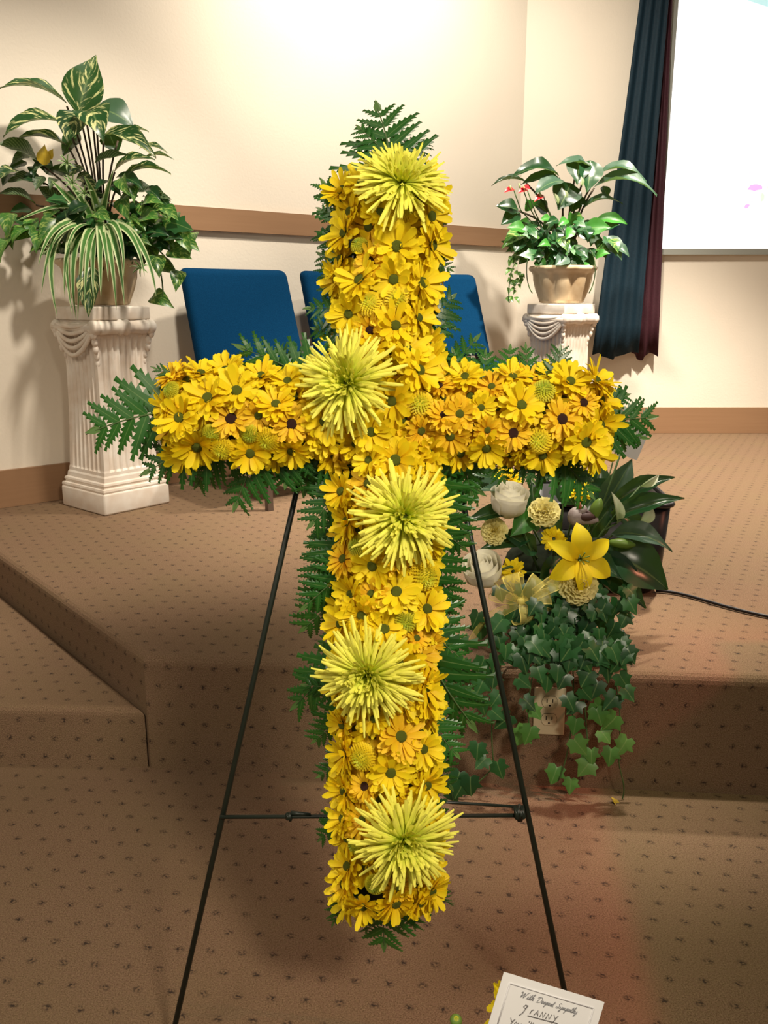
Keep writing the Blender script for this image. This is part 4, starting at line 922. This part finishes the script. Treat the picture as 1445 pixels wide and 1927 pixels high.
# outlet on the stage riser
ocen = V((.365, line_y(.365)-.001, 0)); p0, p1 = at_y(1006, 1293, ocen.y), at_y(1060, 1381, ocen.y)
out = thing('electrical_outlet', ((p0.x+p1.x)/2, ocen.y, (p0.z+p1.z)/2), 'ivory double electrical outlet on the stage riser behind the hanging ivy', 'outlet', (0, 0, -.0837))
hw, hh = (p1.x-p0.x)/2, (p0.z-p1.z)/2
obj('cover_plate', rounded_box('cover_plate', (-hw,-.005,-hh), (hw,.001,hh), .002, M['ivory'], 2), out)
for zc in (.024, -.018):
    rc = MB(); n = 20; pts = [V((.0172*math.cos(2*math.pi*k/n), 0, zc+max(-.0135, min(.0135, .0172*math.sin(2*math.pi*k/n))))) for k in range(n)]
    rc.grid([[p+V((0,-.0045,0)) for p in pts], [p+V((0,-.0068,0)) for p in pts]], close=True); rc.f.append(tuple(range(n, 2*n)))
    ro = obj('receptacle', rc.mesh('receptacle', M['ivory'], False), out)
    gr = MB().tube([p+V((0,-.0052,0)) for p in pts]+[pts[0]+V((0,-.0052,0))], .0007, 4); obj('groove', gr.mesh('groove', M['slot']), ro)
    for x, h in ((-.0062, .0045), (.0062, .0038)): obj('slot', MB().box((x-.0010,-.0074,zc+.003-h), (x+.0010,-.0066,zc+.003+h)).mesh('slot', M['slot'], False), ro)
    obj('slot', MB().tube([(0,-.0075,zc-.0085),(0,-.0065,zc-.0085)], .0022, 8).mesh('slot', M['slot']), ro)

# ------------------------------------------------------------------ foreground arrangement with the sympathy card
DF = .75
fc = at_depth(1010, 1990, DF)
fa = thing('flower_vase', (fc.x, fc.y+.02, 0), 'sympathy card with yellow flower and bud standing in the near foreground', 'flowers')
FV = V((fc.x, fc.y+.02, 0))
obj('vase', MB().lathe([(.06,0),(.065,.004),(.055,.05),(.05,.12),(.06,.22),(.068,.25),(.064,.25),(.05,.15),(.01,.02)], 28).mesh('vase', M['navy']), fa, Matrix.Translation(FV))
pC = lambda x, y, d=DF: at_depth(x, y, d)
tl, tr_ = pC(948, 1829), pC(1137, 1886); Rc = (tr_-tl).normalized(); Uc = FWD.cross(Rc).normalized(); Uc = Uc if Uc.z > 0 else -Uc
wc = (tr_-tl).length; hc = wc*.64; cc = tl+Rc*wc/2-Uc*hc/2; nc = -FWD
card = obj('sympathy_card', card_mesh('sympathy_card', cc, Rc, Uc, wc, hc, M['card'], .0004), fa, I4); card['label'] = 'white card printed With Deepest Sympathy'
def cpt(u, v, lift=.0008): return tl+Rc*u+(-Uc)*v+nc*lift     # metres from the top left corner
ins = .0075
for (a, b) in [((ins,ins),(wc-ins,ins)),((wc-ins,ins),(wc-ins,hc-ins)),((wc-ins,hc-ins),(ins,hc-ins)),((ins,hc-ins),(ins,ins))]:
    obj('card_border', MB().tube([cpt(*a, .0005), cpt(*b, .0005)], .0007, 4).mesh('card_border', M['card_edge']), card)
# lettering: strokes on a grid (x right, y up; x-height 1, caps 2)
GL = {'W': (2.6, [[(0,1.6),(.25,2),(.5,1.7),(.6,0),(1.3,1.8),(1.45,0),(2.2,2.1),(2.5,2.2)]]), 'i': (.7, [[(0,0),(.35,1),(.3,.1),(.7,.1)], [(.5,1.45),(.56,1.5)]]), 't': (.7, [[(.0,.1),(.5,2),(.3,.1),(.7,.1)], [(.1,1.3),(.75,1.35)]]),
 'h': (1.0, [[(0,.1),(.5,2.1),(.3,2.1),(.2,0),(.55,1),(.75,.9),(.7,.1),(1,.1)]]), 'D': (1.9, [[(.6,1.9),(.4,.1),(.2,.05),(.9,0),(1.6,.6),(1.6,1.6),(.9,2.1),(.1,1.8),(.1,1.5)]]), 'e': (.75, [[(0,.2),(.5,.6),(.4,1),(.15,.7),(.2,.1),(.75,.15)]]),
 'p': (.9, [[(0,.2),(.35,1),(.1,-1),(.3,.6),(.6,1),(.7,.5),(.4,.05),(.9,.15)]]), 's': (.65, [[(0,.1),(.4,1),(.5,.4),(.3,0),(.65,.12)]]), 'S': (1.4, [[(1.2,1.8),(.9,2.1),(.5,1.7),(.9,1),(.7,.1),(.1,.1),(.2,.5),(1.4,.2)]]), 'y': (.85, [[(0,.9),(.15,.15),(.5,.2),(.6,1),(.45,-.8),(.2,-1),(.25,-.5),(.85,.15)]]),
 'm': (1.25, [[(0,0),(.2,1),(.2,0),(.5,1),(.55,0),(.85,1),(.9,.05),(1.25,.15)]]), 'a': (.85, [[(.6,.9),(.2,.9),(.1,.2),(.4,.1),(.65,.95),(.6,.1),(.85,.15)]])}
HW = {'g': (1.2, [[(.75,1.6),(.3,1.7),(.1,1.2),(.5,1.0),(.8,1.7),(.5,0),(.1,-.7)]]), 'r': (1.0, [[(.2,0),(.35,1.0)], [(.3,.6),(.5,1),(.75,1.05)]]), 'A': (1.15, [[(0,0),(.5,1.2),(.8,0)], [(.2,.45),(.75,.45)]]), 'N': (1.2, [[(0,0),(.15,1.2),(.7,0),(.9,1.2)]]),
 'Y': (1.1, [[(.0,1.3),(.45,.6),(.95,1.3)], [(.9,1.3),(.25,-.6)]]), 'o': (.8, [[(.35,0),(.05,.4),(.3,.8),(.6,.5),(.35,0)]]), 'u': (.9, [[(0,.8),(.1,.1),(.45,.1),(.6,.8),(.65,0)]]), "'": (.45, [[(.2,1.4),(.15,1.05)]]), 'l': (.4, [[(.2,1.3),(.1,0)]]), ' ': (1.0, [])}
def write(txt, font, u0, v0, size, sl, mat, r, adv=1.0, sheet='lettering'):
    m = MB(); x = u0
    for ch in txt:
        wdt, strokes = font.get(ch, (.7, []))
        for st in strokes:
            if font is GL and len(st) > 2:      # smooth the script
                P_ = [V((a, b, 0)) for a, b in st]; P_ = [P_[0]]+P_+[P_[-1]]; sm = []
                for i in range(1, len(P_)-2):
                    for k in range(4):
                        t = k/4; a, b, c, d = P_[i-1:i+3]; sm.append(.5*((2*b)+(c-a)*t+(2*a-5*b+4*c-d)*t*t+(3*b-a-3*c+d)*t**3))
                st = [(p.x, p.y) for p in sm+[P_[-1]]]
            m.tube([cpt(x+(a+b*sl)*size, v0-b*size, .0006) for a, b in st], r, 4)
        x += wdt*size*adv
    return obj(sheet, m.mesh(sheet, mat), card)
kk = DF/F
write('With', GL, 40*kk, 36*kk, 5.6*kk, .35, M['ink'], .0003); write('Deepest', GL, 73*kk, 36*kk, 5.3*kk, .35, M['ink'], .0003); write('Sympathy', GL, 112*kk, 36*kk, 5.3*kk, .35, M['ink'], .0003)
write('g', HW, 51*kk, 63*kk, 9.5*kk, .2, M['pen'], .00042); write('rANNY', HW, 67*kk, 61*kk, 9*kk, .1, M['pen'], .00036, 1.1)
obj('underline', MB().tube([cpt(66*kk, 65*kk), cpt(124*kk, 63*kk)], .0004, 4).mesh('underline', M['pen']), card)
write('You', HW, 36*kk, 90*kk, 9*kk, .1, M['pen'], .0004); write("'ll", HW, 70*kk, 86*kk, 9*kk, .1, M['pen'], .0004)
stem('card_pick', fa, [cc+FWD*.003-Uc*hc*.3, cc+FWD*.01-Uc*hc*.9, FV+V((0,0,.2))], .0015, M['stem'])
W = Matrix.Translation(pC(956, 1893, .80)) @ V((-.85,-.10,.30)).normalized().to_track_quat('Z', 'Y').to_matrix().to_4x4() @ Matrix.Scale(56*kk, 4)
dz = obj('daisy', DAISY[1], fa, W); obj('flower_centre', DISC['g'], dz); stem('stem', fa, [pC(972, 1897, .806), pC(985, 2010, .80), FV+V((.01,0,.2))], .0018, M['stem'])
W = Matrix.Translation(pC(858, 1920, .75)) @ V((0,-.5,.9)).normalized().to_track_quat('Z', 'Y').to_matrix().to_4x4() @ Matrix.Scale(12*kk, 4)
bd = obj('flower_bud', MB().lathe([(.3,-.9),(.8,-.6),(1,0),(.8,.5),(.45,.75),(.05,.8)], 12).mesh('flower_bud', M['bud']), fa, W)
obj('bud_petals', flat_copy(POM[0], M['pom']), bd, W @ Matrix.Translation(V((0,0,.45))) @ Matrix.Scale(.62, 4))
stem('stem', fa, [pC(858, 1926, .75), pC(880, 2060, .75), FV+V((-.01,0,.2))], .0015, M['stem'])
